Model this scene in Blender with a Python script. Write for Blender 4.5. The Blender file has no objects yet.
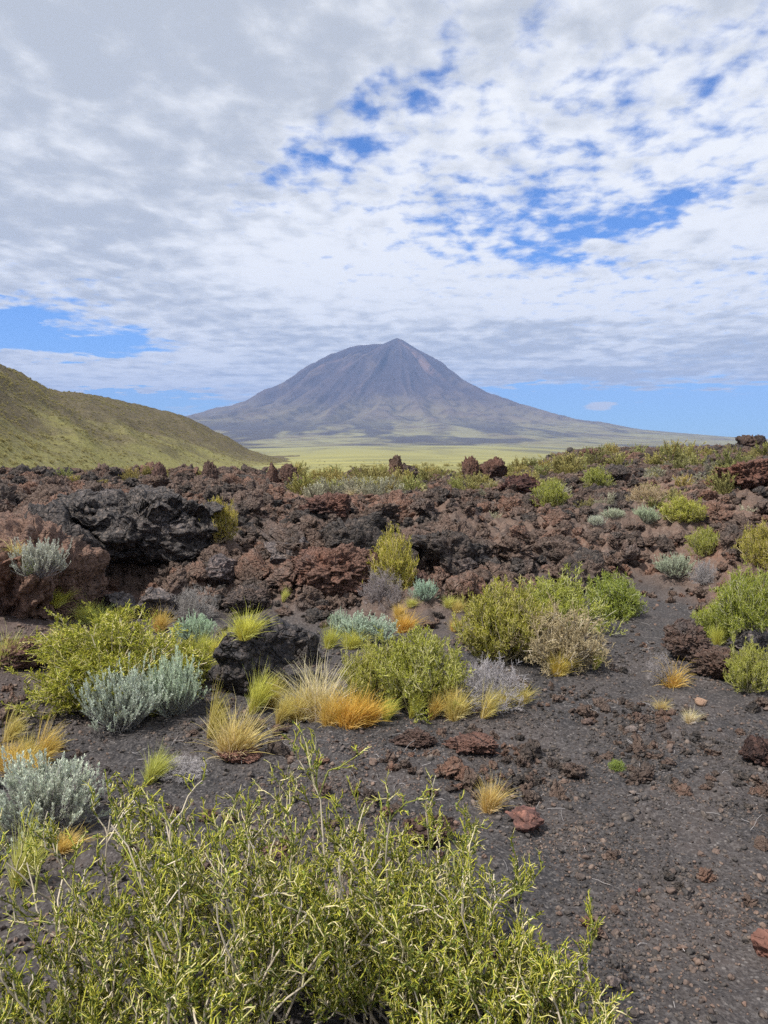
import bpy, math, random
import numpy as np
from mathutils import Vector, Matrix, Euler

PI = math.pi
scene = bpy.context.scene
COL = scene.collection
# ------------------------------------------------------------------ camera
CAM_H = 1.6
F = 769.0
PITCH = math.atan(69.0 / 769.0)
cd = bpy.data.cameras.new('camera')
cam = bpy.data.objects.new('camera', cd)
COL.objects.link(cam)
cam.location = (0, 0, CAM_H)
cam.rotation_euler = (PI / 2 - PITCH, 0, 0)
cd.sensor_fit = 'VERTICAL'
cd.sensor_height = 24.0
cd.lens = 24.0 * F / 1024.0
cd.clip_start = 0.05
cd.clip_end = 120000
scene.camera = cam
# ------------------------------------------------------------------ exposure / render
vs = scene.view_settings
vs.view_transform = 'Standard'
vs.look = 'None'
vs.exposure = 0.25
vs.gamma = 1.0
vs.use_curve_mapping = False
scene.render.engine = 'CYCLES'
DENOISE = False
cy = scene.cycles
cy.use_denoising = DENOISE
try:
    cy.denoiser = 'OPENIMAGEDENOISE'
    cy.denoising_input_passes = 'RGB_ALBEDO_NORMAL'
    cy.denoising_prefilter = 'ACCURATE'
except Exception:
    pass
cy.max_bounces = 5
cy.diffuse_bounces = 3
cy.glossy_bounces = 2
cy.transmission_bounces = 3
cy.transparent_max_bounces = 6
cy.volume_bounces = 0
cy.sample_clamp_indirect = 2.0
cy.sample_clamp_direct = 5.0
# ------------------------------------------------------------------ sun
SUN_EL = math.radians(56)
SUN_AZ = math.radians(-125)      # measured clockwise from +Y (view direction)
SUN_STRENGTH = 4.8
sl = bpy.data.lights.new('sun', 'SUN')
sl.energy = SUN_STRENGTH
sl.angle = math.radians(1.2)
sl.color = (1.0, 0.95, 0.87)
so = bpy.data.objects.new('sun', sl)
COL.objects.link(so)
sd = Vector((math.sin(SUN_AZ) * math.cos(SUN_EL), math.cos(SUN_AZ) * math.cos(SUN_EL), math.sin(SUN_EL)))
so.rotation_euler = sd.to_track_quat('Z', 'Y').to_euler()
so.location = (0, 0, 50)


# ------------------------------------------------------------------ node helper
class NT:
    def __init__(s, tree):
        s.t = tree
        s.n = tree.nodes
        s.l = tree.links

    def new(s, typ, **kw):
        n = s.n.new(typ)
        for k, v in kw.items():
            setattr(n, k, v)
        return n

    def put(s, sock, v):
        if isinstance(v, bpy.types.NodeSocket):
            s.l.new(v, sock)
        elif isinstance(v, bpy.types.Node):
            s.l.new(v.outputs[0], sock)
        else:
            if hasattr(sock.default_value, '__len__') and not hasattr(v, '__len__'):
                v = [v] * len(sock.default_value)
            if hasattr(sock.default_value, '__len__') and len(sock.default_value) == 4 and len(v) == 3:
                v = tuple(v) + (1,)
            sock.default_value = v

    def m(s, op, a, b=None, c=None, clamp=False):
        n = s.new('ShaderNodeMath', operation=op, use_clamp=clamp)
        s.put(n.inputs[0], a)
        if b is not None: s.put(n.inputs[1], b)
        if c is not None: s.put(n.inputs[2], c)
        return n.outputs[0]

    def vm(s, op, a, b=None):
        n = s.new('ShaderNodeVectorMath', operation=op)
        s.put(n.inputs[0], a)
        if b is not None:
            if op == 'SCALE': s.put(n.inputs['Scale'], b)
            else: s.put(n.inputs[1], b)
        return n.outputs[1] if op in ('LENGTH', 'DOT_PRODUCT') else n.outputs[0]

    def noise(s, vec, scale, detail=4, rough=0.55, dist=0.0, lac=2.0):
        n = s.new('ShaderNodeTexNoise')
        if vec is not None: s.put(n.inputs['Vector'], vec)
        n.inputs['Scale'].default_value = scale
        n.inputs['Detail'].default_value = detail
        n.inputs['Roughness'].default_value = rough
        n.inputs['Lacunarity'].default_value = lac
        n.inputs['Distortion'].default_value = dist
        return n.outputs[0]

    def voro(s, vec, scale, feature='F1', out='Distance', rnd=1.0):
        n = s.new('ShaderNodeTexVoronoi', feature=feature)
        if vec is not None: s.put(n.inputs['Vector'], vec)
        n.inputs['Scale'].default_value = scale
        n.inputs['Randomness'].default_value = rnd
        return n.outputs[out]

    def smooth(s, v, lo, hi, a=0.0, b=1.0):
        n = s.new('ShaderNodeMapRange', interpolation_type='SMOOTHSTEP')
        s.put(n.inputs[0], v)
        s.put(n.inputs[1], lo); s.put(n.inputs[2], hi)
        s.put(n.inputs[3], a); s.put(n.inputs[4], b)
        return n.outputs[0]

    def mix(s, f, a, b, mode='MIX'):
        n = s.new('ShaderNodeMix', data_type='RGBA', blend_type=mode)
        s.put(n.inputs[0], f)
        s.put(n.inputs[6], a); s.put(n.inputs[7], b)
        return n.outputs[2]

    def mul(s, colr, f):
        """colour times a scalar"""
        return s.vm('SCALE', colr, f)


def new_mat(name):
    m = bpy.data.materials.new(name)
    m.use_nodes = True
    nt = NT(m.node_tree)
    nt.n.clear()
    out = nt.new('ShaderNodeOutputMaterial')
    b = nt.new('ShaderNodeBsdfPrincipled')
    b.inputs['Roughness'].default_value = 0.85
    b.inputs['Specular IOR Level'].default_value = 0.25
    nt.l.new(b.outputs[0], out.inputs[0])
    return m, nt, b, out


def pix_dir(px, py):
    f = Vector((0, math.cos(PITCH), -math.sin(PITCH)))
    u = Vector((0, math.sin(PITCH), math.cos(PITCH)))
    return f + Vector((1, 0, 0)) * ((px - 384) / F) + u * ((512 - py) / F)


def project(x, y, z):
    yf = y * math.cos(PITCH) - (z - CAM_H) * math.sin(PITCH)
    yu = y * math.sin(PITCH) + (z - CAM_H) * math.cos(PITCH)
    return 384 + F * x / yf, 512 - F * yu / yf, yf


def az_el(px, py):
    d = pix_dir(px, py).normalized()
    return math.atan2(d.x, d.y), math.asin(d.z)


# ------------------------------------------------------------------ world: Nishita sky with a broken deck of cloud
SKY_STRENGTH = 0.12
w = bpy.data.worlds.new('World')
scene.world = w
w.use_nodes = True
W = NT(w.node_tree)
W.n.clear()
wo = W.new('ShaderNodeOutputWorld')
bg = W.new('ShaderNodeBackground')
bg.inputs[1].default_value = SKY_STRENGTH
W.l.new(bg.outputs[0], wo.inputs[0])
sky = W.new('ShaderNodeTexSky', sky_type='NISHITA')
sky.sun_disc = False
sky.sun_elevation = SUN_EL
sky.sun_rotation = SUN_AZ
sky.altitude = 1800
sky.air_density = 1.0
sky.dust_density = 0.3
sky.ozone_density = 2.0
tc = W.new('ShaderNodeTexCoord')
D = tc.outputs['Generated']
sep = W.new('ShaderNodeSeparateXYZ')
W.l.new(D, sep.inputs[0])
dx, dy, dz = sep.outputs
zpos = W.m('MAXIMUM', dz, 0.0)
den = W.m('ADD', zpos, 0.075)
qx = W.m('DIVIDE', dx, den)
qy = W.m('DIVIDE', dy, den)
cmb = W.new('ShaderNodeCombineXYZ')
W.l.new(qx, cmb.inputs[0]); W.l.new(qy, cmb.inputs[1])
q = cmb.outputs[0]
AZ = W.m('ARCTAN2', dx, dy)
EL = W.m('ARCSINE', dz)
n_warp = W.noise(q, 3.0, 3, 0.6)
n_warp2 = W.noise(W.vm('ADD', q, (7.3, 2.1, 0)), 3.0, 3, 0.6)
AZw = W.m('ADD', AZ, W.m('MULTIPLY', W.m('SUBTRACT', n_warp, 0.5), 0.16))
ELw = W.m('ADD', EL, W.m('MULTIPLY', W.m('SUBTRACT', n_warp2, 0.5), 0.07))


def blob(px, py, wx, wy, amp, rot=0.0, warp=True):
    """gaussian patch of cover, centred on a direction; sizes in degrees*10 (pixels of the photograph's scale)"""
    a, e = az_el(px, py)
    sa, se = wx / F, wy / F
    u = W.m('SUBTRACT', AZw if warp else AZ, a)
    v = W.m('SUBTRACT', ELw if warp else EL, e)
    if rot:
        c_, s_ = math.cos(rot), math.sin(rot)
        u, v = (W.m('ADD', W.m('MULTIPLY', u, c_), W.m('MULTIPLY', v, s_)),
                W.m('SUBTRACT', W.m('MULTIPLY', v, c_), W.m('MULTIPLY', u, s_)))
    u = W.m('DIVIDE', u, sa); v = W.m('DIVIDE', v, se)
    r2 = W.m('ADD', W.m('MULTIPLY', u, u), W.m('MULTIPLY', v, v))
    g = W.m('POWER', 2.718281828, W.m('MULTIPLY', r2, -1.0))
    return W.m('MULTIPLY', g, amp)


def total(lst):
    t = lst[0]
    for x in lst[1:]:
        t = W.m('ADD', t, x)
    return t


gaps = total([
    blob(400, 92, 55, 16, 0.20, 0.1), blob(350, 125, 80, 45, 0.22, 0.5), blob(320, 165, 75, 26, 0.24, 0.15), blob(250, 180, 60, 26, 0.16, 0.2),
    blob(585, 240, 85, 15, 0.36, 0.15), blob(705, 197, 80, 10, 0.34, 0.15), blob(640, 255, 110, 14, 0.18), blob(530, 205, 90, 30, 0.12, 0.1),
    blob(30, 338, 95, 17, 0.62), blob(125, 348, 55, 9, 0.34), blob(75, 300, 60, 18, 0.2), blob(10, 318, 50, 14, 0.35),
    blob(470, 205, 90, 36, 0.17), blob(590, 120, 110, 60, 0.12), blob(440, 70, 60, 40, 0.08), blob(740, 75, 60, 50, 0.10), blob(450, 240, 40, 14, 0.12),
    blob(720, 408, 150, 16, 1.3, 0.0), blob(570, 395, 60, 9, 0.55), blob(800, 420, 200, 14, 1.0), blob(620, 428, 150, 10, 0.8),
    blob(170, 402, 60, 8, 0.75), blob(110, 394, 45, 6, 0.5), blob(510, 392, 40, 6, 0.3), blob(170, 425, 120, 10, 0.6),
])
adds = total([
    blob(602, 406, 17, 5, 1.5, 0.0, False), blob(594, 247, 20, 6, 0.6, 0.0, False), blob(640, 402, 8, 2.5, 0.9, 0.0, False), blob(725, 222, 60, 17, 0.75, 0.2), blob(650, 250, 25, 6, 0.2),
    blob(70, 330, 8, 8, 0.25), blob(207, 360, 24, 6, 0.6, 0.0, False), blob(90, 385, 60, 4, 0.5), blob(60, 362, 90, 9, 0.3),
    blob(120, 80, 260, 170, 0.3), blob(300, 320, 180, 35, 0.15),
])
qs = W.vm('MULTIPLY', q, (1.0, 0.8, 1.0))
n_puff0 = W.noise(qs, 11.0, 5, 0.52, 0.15)
lowf = W.smooth(EL, 0.05, 0.20)
n_puff = W.m('ADD', W.m('MULTIPLY', n_puff0, lowf), W.m('MULTIPLY', W.m('SUBTRACT', 1.0, lowf), W.m('ADD', 0.25, W.m('MULTIPLY', W.noise(q, 2.2, 4, 0.5), 0.5))))
n_mid = W.noise(q, 2.4, 4, 0.55, 0.3)
field = W.m('ADD', W.m('MULTIPLY', n_puff, 1.15), W.m('MULTIPLY', n_mid, 0.15))
cov = W.m('ADD', W.m('SUBTRACT', W.m('ADD', field, 0.0), gaps), adds)
alpha = W.smooth(cov, 0.22, 0.66)
# shade of the cloud: thick grey overhead on one side, bright broken puffs elsewhere, blue-grey streaks low down
n_sh = W.noise(W.vm('ADD', q, (3.1, 5.7, 0)), 1.6, 4, 0.5, 0.2)
n_sh2 = W.noise(W.vm('ADD', qs, (0.03, 0.05, 0)), 7.0, 5, 0.55, 0.2)
n_str = W.noise(W.vm('MULTIPLY', q, (0.5, 1.6, 1)), 1.3, 5, 0.6, 0.6)
grey = total([
    blob(110, 130, 240, 110, 0.22, 0.0), blob(0, 60, 200, 160, 0.08), blob(60, 225, 140, 45, 0.22), blob(230, 20, 200, 60, 0.25),
    blob(560, 335, 100, 9, 0.35), blob(640, 372, 150, 10, 0.38), blob(420, 300, 80, 10, 0.2), blob(300, 335, 70, 10, 0.25),
    blob(150, 300, 120, 14, 0.2), blob(700, 350, 120, 9, 0.3), blob(460, 350, 70, 18, 0.22), blob(620, 20, 150, 40, 0.22),
])
white = total([
    blob(600, 200, 200, 90, 0.22), blob(640, 60, 160, 50, 0.15), blob(300, 275, 160, 40, 0.40), blob(600, 300, 180, 16, 0.45),
    blob(350, 230, 160, 50, 0.3), blob(60, 362, 120, 12, 0.25), blob(600, 350, 90, 4, 0.3, 0.1), blob(730, 222, 60, 18, 0.4), blob(110, 385, 60, 5, 0.3), blob(602, 406, 20, 6, 0.6, 0.0, False), blob(207, 359, 26, 6, 0.7, 0.0, False),
])
lowband = W.smooth(EL, 0.06, 0.22, 1.0, 0.0)
tex = W.m('ADD', W.m('MULTIPLY', W.m('SUBTRACT', n_sh, 0.5), 0.9), W.m('MULTIPLY', W.m('SUBTRACT', n_sh2, 0.5), 1.9))
tex = W.m('ADD', tex, W.m('MULTIPLY', W.m('MULTIPLY', W.m('SUBTRACT', n_str, 0.5), lowband), 1.6))
br = W.m('ADD', W.m('ADD', W.m('SUBTRACT', 0.56, grey), white), tex)
# thin edges of the puffs are brighter than their thick middles
edge = W.smooth(cov, 0.45, 0.8, 0.12, -0.06)
br = W.m('ADD', br, edge)
br = W.smooth(br, 0.0, 1.0)
ccol = W.mix(br, (0.47, 0.505, 0.565), (0.86, 0.875, 0.90))
ccol = W.mul(ccol, 1.0 / SKY_STRENGTH)
skyc = W.vm('MULTIPLY', sky.outputs[0], (0.42, 0.82, 1.34))
skyc = W.mul(skyc, 1.0)
wcol = W.mix(alpha, skyc, ccol)
W.l.new(wcol, bg.inputs[0])
w.cycles.sampling_method = 'MANUAL'
w.cycles.sample_map_resolution = 512

# ------------------------------------------------------------------ numpy noise
_rs = np.random.RandomState(11)
_P = _rs.permutation(4096).astype(np.int64)
_G3 = _rs.normal(size=(4096, 3)); _G3 /= np.linalg.norm(_G3, axis=1)[:, None]
_a = _rs.uniform(0, 2 * PI, 4096)
_G2 = np.stack([np.cos(_a), np.sin(_a)], 1)


def _h(*ii):
    h = np.zeros_like(ii[0])
    for i in ii:
        h = _P[(h + i) & 4095]
    return h


def pn2(x, y):
    xi = np.floor(x).astype(np.int64); yi = np.floor(y).astype(np.int64)
    xf = x - xi; yf = y - yi
    u = xf * xf * xf * (xf * (xf * 6 - 15) + 10); v = yf * yf * yf * (yf * (yf * 6 - 15) + 10)
    def g(a, b):
        G = _G2[_h(xi + a, yi + b)]
        return G[..., 0] * (xf - a) + G[..., 1] * (yf - b)
    n0 = g(0, 0) * (1 - u) + g(1, 0) * u
    n1 = g(0, 1) * (1 - u) + g(1, 1) * u
    return (n0 * (1 - v) + n1 * v) * 1.5


def fbm2(x, y, sc, oc, gain=0.5, ridged=False, off=0.0):
    t = np.zeros_like(x); a = 1.0; s = 1.0 / sc; n = 0
    for o in range(oc):
        v = pn2(x * s + off + 17.3 * o, y * s - off + 9.1 * o)
        if ridged: v = 0.5 - np.abs(v) * 1.4
        t += a * v; n += a; a *= gain; s *= 2.03
    return t / n


def pn3(p):
    i = np.floor(p).astype(np.int64); f = p - i
    u = f * f * f * (f * (f * 6 - 15) + 10)
    def g(a, b, c):
        G = _G3[_h(i[:, 0] + a, i[:, 1] + b, i[:, 2] + c)]
        return G[:, 0] * (f[:, 0] - a) + G[:, 1] * (f[:, 1] - b) + G[:, 2] * (f[:, 2] - c)
    def lx(b, c): return g(0, b, c) * (1 - u[:, 0]) + g(1, b, c) * u[:, 0]
    def ly(c): return lx(0, c) * (1 - u[:, 1]) + lx(1, c) * u[:, 1]
    return (ly(0) * (1 - u[:, 2]) + ly(1) * u[:, 2]) * 1.6


def fbm3(p, sc, oc, gain=0.5, ridged=False, off=0.0):
    t = np.zeros(len(p)); a = 1.0; s = 1.0 / sc; n = 0
    for o in range(oc):
        v = pn3(p * s + off + 13.7 * o)
        if ridged: v = 0.5 - np.abs(v) * 1.5
        t += a * v; n += a; a *= gain; s *= 2.07
    return t / n


def sst(x, a, b):
    t = np.clip((x - a) / (b - a), 0, 1)
    return t * t * (3 - 2 * t)


# ------------------------------------------------------------------ mesh helpers
def mesh_np(name, v, quads=None, tris=None, attrs=None, smooth=False, mat=None):
    v = np.asarray(v, np.float32)
    me = bpy.data.meshes.new(name)
    nq = 0 if quads is None else len(quads); ntr = 0 if tris is None else len(tris)
    me.vertices.add(len(v)); me.vertices.foreach_set('co', v.ravel())
    me.loops.add(nq * 4 + ntr * 3); me.polygons.add(nq + ntr)
    idx = []; 
    if nq: idx.append(np.asarray(quads, np.int32).ravel())
    if ntr: idx.append(np.asarray(tris, np.int32).ravel())
    me.loops.foreach_set('vertex_index', np.concatenate(idx))
    st = np.concatenate([np.arange(nq) * 4, nq * 4 + np.arange(ntr) * 3]).astype(np.int32)
    me.polygons.foreach_set('loop_start', st)
    if smooth: me.polygons.foreach_set('use_smooth', np.ones(nq + ntr, bool))
    for k, a in (attrs or {}).items():
        at = me.attributes.new(k, 'FLOAT', 'POINT')
        at.data.foreach_set('value', np.asarray(a, np.float32))
    me.update(calc_edges=True)
    if mat: me.materials.append(mat)
    return me


def link(name, me, parent=None, loc=(0, 0, 0)):
    o = bpy.data.objects.new(name, me)
    COL.objects.link(o)
    o.location = loc
    if parent: o.parent = parent
    return o


def tag(o, label=None, cat=None, group=None, kind=None):
    if label: o['label'] = label
    if cat: o['category'] = cat
    if group: o['group'] = group
    if kind: o['kind'] = kind
    return o


def grid_quads(nr, nc):
    i = np.arange(nr * nc).reshape(nr, nc)
    return np.stack([i[:-1, :-1], i[:-1, 1:], i[1:, 1:], i[1:, :-1]], -1).reshape(-1, 4)


# ------------------------------------------------------------------ the lie of the land
def colpx(x, y):
    """column (in photograph pixels) of a ground point: only a way of writing bearings"""
    a = np.arctan2(x, np.where(np.abs(y) < 1e-6, 1e-6, y))
    a = np.clip(a, -1.0, 1.0)
    return 384 + F * np.tan(a)


BX = [-400, 0, 60, 120, 200, 300, 380, 450, 520, 600, 645, 690, 730, 1100]
BD = [7.5, 8.6, 8.0, 8.6, 7.4, 6.6, 6.8, 7.0, 7.4, 8.4, 9.2, 8.8, 7.4, 6.6]
EX = [-500, 0, 150, 250, 384, 480, 540, 620, 768, 1300]
ED = [26, 26, 25, 23, 24, 30, 48, 72, 85, 90]
PD = [0, 25, 60, 120, 300, 800, 3000, 8000, 40000]
PZ = [0, -0.1, -1.6, -3.6, -8, -15, -24, -26, -26]


def lava_mask(x, y):
    d = np.hypot(x, y)
    px = colpx(x, y)
    wob = fbm2(x, y, 3.0, 3) * 2.2
    d0 = np.interp(px, BX, BD) + wob * 0.6
    front = np.where(y > 0, 1.0, 0.0)
    return sst(d, d0 - 0.4, d0 + 1.2) * front * (1 - sst(d, np.interp(px, EX, ED) + 6 + wob * 4, np.interp(px, EX, ED) + 16 + wob * 4))


# heaps and ridges of the flow: bearing, distance, width, depth, height
HEAPS = [(450, 10.6, 34, 1.3, 0.34), (425, 11.6, 24, 0.9, 0.18), (560, 10.8, 50, 0.9, 0.20), (610, 12.0, 40, 1.0, 0.16), (668, 12.5, 40, 1.1, 0.2), (340, 9.8, 45, 1.0, 0.26),
         (235, 11.4, 34, 1.1, 0.22), (150, 11.5, 90, 1.4, 0.20), (60, 12, 60, 1.5, 0.1), (740, 13.5, 40, 1.5, 0.24), (500, 15.5, 40, 1.3, 0.2), (380, 13.5, 40, 1.4, 0.15)]


def H(x, y, fine=True):
    x = np.asarray(x, float); y = np.asarray(y, float)
    d = np.hypot(x, y)
    px = colpx(x, y)
    base = np.interp(np.log(d + 1), np.log(np.array(PD) + 1.0), PZ)
    d0 = np.interp(px, BX, BD)
    de = np.interp(px, EX, ED)
    front = sst(y, -1, 2)
    right = sst(px, 480, 620)
    rise = (0.36 * sst(d, d0 - 0.3, d0 + 3.0) + (0.14 + 0.16 * right) * sst(d, d0 + 2, d0 + 11) + 0.36 * right * sst(d, 20, 55)) * front
    top = rise * (1 - sst(d, de, de + 14)) + 0.0
    # hold the field level to its edge, however far the plain has sunk
    lift = -base * sst(d, 15, 22) * (1 - sst(d, de, de + 14)) * front
    z = base + top + lift
    lm = lava_mask(x, y)
    closer = 1 - 0.45 * sst(d, 16, 26)
    z = z + lm * closer * (0.20 * fbm2(x, y, 3.1, 4, 0.5, True, 3.0) + 0.28 * fbm2(x, y, 1.1, 5, 0.62, True, 8.0) + 0.05 * np.abs(fbm2(x, y, 0.34, 3, 0.6, False, 33.0)) * 4)
    for bp_, bd_, bw_, bdd_, bh_ in HEAPS:
        z = z + bh_ * np.exp(-((px - bp_) / bw_) ** 2 - ((d - bd_) / bdd_) ** 2) * front
    # bank of brown cinder beside the dark sand
    z = z + 0.30 * np.exp(-(((px + 20) / 95.0) ** 2) - ((d - 6.7) / 1.3) ** 2) * front
    z = z - 0.12 * np.exp(-(((px - 110) / 60.0) ** 2) - ((d - 8.6) / 0.7) ** 2) * front
    near = 1 - sst(d, 20, 40)
    z = z + near * (0.05 * fbm2(x, y, 1.6, 3, 0.5, False, 5.0))
    if fine:
        nn = 1 - sst(d, 9, 16)
        z = z + nn * (0.022 * fbm2(x, y, 0.33, 3, 0.55, True, 2.0) + 0.010 * fbm2(x, y, 0.09, 2, 0.5, False, 1.0))
        clod = sst(fbm2(x, y, 1.1, 2, 0.5, False, 21.0), 0.02, 0.3) * nn
        z = z + clod * (0.05 * fbm2(x, y, 0.28, 3, 0.55, True, 31.0) + 0.006)
    cm = np.exp(-((px - 425) / 125.0) ** 4) * sst(d, 13.5, 17) * front
    zc = np.interp(d, [0, 16, 24, 35, 60, 100, 200, 300, 600], [0.5, 0.50, 0.40, 0.15, -0.35, -1.4, -4.4, -7.6, -12.5])
    zc = zc + 0.10 * fbm2(x, y, 4.0, 4, 0.55, False, 50.0) * sst(d, 13, 16)
    z = z * (1 - cm) + zc * cm
    far = sst(d, 60, 300)
    z = z + far * np.minimum(d * 0.004, 3) * fbm2(x, y, 180.0, 4, 0.5, False, 4.0) * (1 - sst(d, 900, 2500))
    return z


def Hs(x, y):
    return float(H(np.array([x]), np.array([y]))[0])


def ground_hit(px, py, dmin=1.0, dmax=400):
    dr = pix_dir(px, py)
    hl = math.hypot(dr.x, dr.y)
    t = np.exp(np.linspace(math.log(dmin), math.log(dmax), 1500)) / hl
    X = dr.x * t; Y = dr.y * t; Z = CAM_H + dr.z * t
    g = H(X, Y)
    k = np.argmax(Z < g)
    if not (Z < g).any(): k = len(t) - 1
    return float(X[k]), float(Y[k]), float(g[k])


def at_dist(px, py, dist):
    """point on the sight line of (px,py) at horizontal distance dist"""
    dr = pix_dir(px, py)
    t = dist / math.hypot(dr.x, dr.y)
    return dr.x * t, dr.y * t, CAM_H + dr.z * t
# ------------------------------------------------------------------ materials
def lava_colour(nt, pos, rnd, red_bias=0.0):
    n1 = nt.noise(pos, 0.45, 3, 0.5)
    n2 = nt.noise(pos, 3.5, 5, 0.6)
    n3 = nt.noise(pos, 26.0, 4, 0.65)
    t = nt.m('ADD', nt.m('MULTIPLY', n1, 1.1), nt.m('MULTIPLY', n2, 0.55))
    t = nt.m('ADD', t, nt.m('MULTIPLY', nt.m('SUBTRACT', rnd, 0.5), 0.42))
    t = nt.m('ADD', t, red_bias)
    c = nt.mix(nt.smooth(t, 0.58, 0.86), (0.058, 0.052, 0.050), (0.168, 0.114, 0.090))
    c = nt.mix(nt.smooth(t, 0.86, 1.10), c, (0.245, 0.135, 0.095))
    g = nt.noise(pos, 1.7, 4, 0.6)
    c = nt.mix(nt.smooth(g, 0.55, 0.74, 0.0, 0.75), c, (0.150, 0.130, 0.125))
    c = nt.mix(nt.smooth(n3, 0.45, 0.72, 0.0, 0.55), c, (0.30, 0.235, 0.19))
    return c


def rock_mat(name, bump=1.0, red=0.0, gloss=0.8, vesicle=1.0, obj_scale=1.0):
    m, nt, b, out = new_mat(name)
    geo = nt.new('ShaderNodeNewGeometry')
    oi = nt.new('ShaderNodeObjectInfo')
    tcx = nt.new('ShaderNodeTexCoord')
    pos = geo.outputs['Position']
    c = lava_colour(nt, pos, oi.outputs['Random'], red)
    c = nt.vm('MULTIPLY', c, oi.outputs['Color'])
    nt.put(b.inputs['Base Color'], c)
    b.inputs['Roughness'].default_value = gloss
    b.inputs['Specular IOR Level'].default_value = 0.3
    h = nt.m('ADD', nt.m('MULTIPLY', nt.noise(pos, 7.0, 8, 0.62, 0.4), 0.7), nt.m('MULTIPLY', nt.noise(pos, 45.0, 6, 0.7), 0.26 * vesicle))
    v = nt.voro(pos, 22.0, 'F1', 'Distance')
    h = nt.m('ADD', h, nt.m('MULTIPLY', nt.smooth(v, 0.0, 0.45), 0.16 * vesicle))
    wq = nt.vm('ADD', pos, nt.vm('SCALE', nt.voro(pos, 9.0, 'F1', 'Color'), 0.05))
    cr = nt.voro(wq, 6.5, 'DISTANCE_TO_EDGE', 'Distance')
    h = nt.m('ADD', h, nt.m('MULTIPLY', nt.smooth(cr, 0.0, 0.07), 0.30))
    cr2 = nt.voro(wq, 19.0, 'DISTANCE_TO_EDGE', 'Distance')
    h = nt.m('ADD', h, nt.m('MULTIPLY', nt.smooth(cr2, 0.0, 0.09), 0.12))
    bp = nt.new('ShaderNodeBump')
    bp.inputs['Strength'].default_value = 1.0
    bp.inputs['Distance'].default_value = 0.12 * bump
    nt.put(bp.inputs['Height'], h)
    nt.l.new(bp.outputs[0], b.inputs['Normal'])
    return m


M_ROCK = rock_mat('clinker_lava', 1.0)
M_BLACK = rock_mat('dense_black_lava', 0.85, -0.6, 0.62, 0.2)
M_STONE = rock_mat('loose_stone', 0.25, -0.22, 0.85, 0.5)

# ground
m, nt, b, out = new_mat('ground_cover')
M_GROUND = m
geo = nt.new('ShaderNodeNewGeometry'); pos = geo.outputs['Position']
def attr(nt, n):
    a = nt.new('ShaderNodeAttribute'); a.attribute_name = n
    return a.outputs['Fac']
a_l = attr(nt, 'lava'); a_b = attr(nt, 'bank'); a_p = attr(nt, 'plain')
lav = lava_colour(nt, pos, 0.5)
g1 = nt.noise(pos, 1.3, 4, 0.6); g2 = nt.noise(pos, 55.0, 4, 0.7); g3 = nt.noise(pos, 9.0, 4, 0.6)
gr = nt.mix(nt.smooth(g1, 0.40, 0.66), (0.040, 0.038, 0.040), (0.078, 0.066, 0.063))
gr = nt.mix(nt.smooth(g3, 0.5, 0.72, 0.0, 0.6), gr, (0.095, 0.078, 0.072))
gr = nt.mix(nt.smooth(g2, 0.42, 0.72, 0.0, 0.7), gr, (0.17, 0.155, 0.15))
gr = nt.mix(nt.smooth(g2, 0.25, 0.42, 0.5, 0.0), gr, (0.022, 0.021, 0.024))
vc = nt.new('ShaderNodeTexVoronoi'); vc.inputs['Scale'].default_value = 60.0
nt.put(vc.inputs['Vector'], pos)
sepc = nt.new('ShaderNodeSeparateColor'); nt.l.new(vc.outputs['Color'], sepc.inputs[0])
spk = nt.m('MULTIPLY', nt.smooth(sepc.outputs[0], 0.86, 0.9), nt.smooth(vc.outputs['Distance'], 0.45, 0.25))
gr = nt.mix(nt.m('MULTIPLY', spk, 0.7), gr, (0.22, 0.20, 0.19))
bank = nt.mix(nt.smooth(g3, 0.35, 0.7), (0.085, 0.062, 0.056), (0.15, 0.115, 0.10))
c = nt.mix(a_b, gr, bank)
c = nt.mix(a_l, c, lav)
# plain: yellow-green steppe grass with scrub and old dark flows
pscale = nt.vm('MULTIPLY', pos, (1.0, 1.0, 1.0))
p1 = nt.noise(pscale, 0.012, 5, 0.6); p2 = nt.noise(pscale, 0.35, 4, 0.6); p3 = nt.noise(nt.vm('MULTIPLY', pos, (1.0, 0.16, 1)), 0.0030, 5, 0.65)
pg = nt.mix(nt.smooth(p1, 0.40, 0.62), (0.30, 0.28, 0.105), (0.185, 0.18, 0.085))
pg = nt.mix(nt.smooth(p2, 0.5, 0.7, 0.0, 0.5), pg, (0.14, 0.155, 0.07))
farm = attr(nt, 'farness')
pf = nt.mix(nt.smooth(p3, 0.44, 0.60), (0.25, 0.24, 0.11), (0.135, 0.13, 0.09))
pg = nt.mix(farm, pg, pf)
c = nt.mix(a_p, c, pg)
nt.put(b.inputs['Base Color'], c)
b.inputs['Roughness'].default_value = 0.92
b.inputs['Specular IOR Level'].default_value = 0.15
hh = nt.m('ADD', nt.m('MULTIPLY', nt.noise(pos, 22.0, 6, 0.7), 0.6), nt.m('MULTIPLY', nt.voro(pos, 75.0), 0.25))
hh = nt.m('ADD', hh, nt.m('MULTIPLY', nt.m('MULTIPLY', nt.noise(pos, 5.0, 7, 0.65, 0.3), a_l), 3.0))
bp = nt.new('ShaderNodeBump'); bp.inputs['Strength'].default_value = 1.0; bp.inputs['Distance'].default_value = 0.030
nt.put(bp.inputs['Height'], hh); nt.l.new(bp.outputs[0], b.inputs['Normal'])

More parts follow.
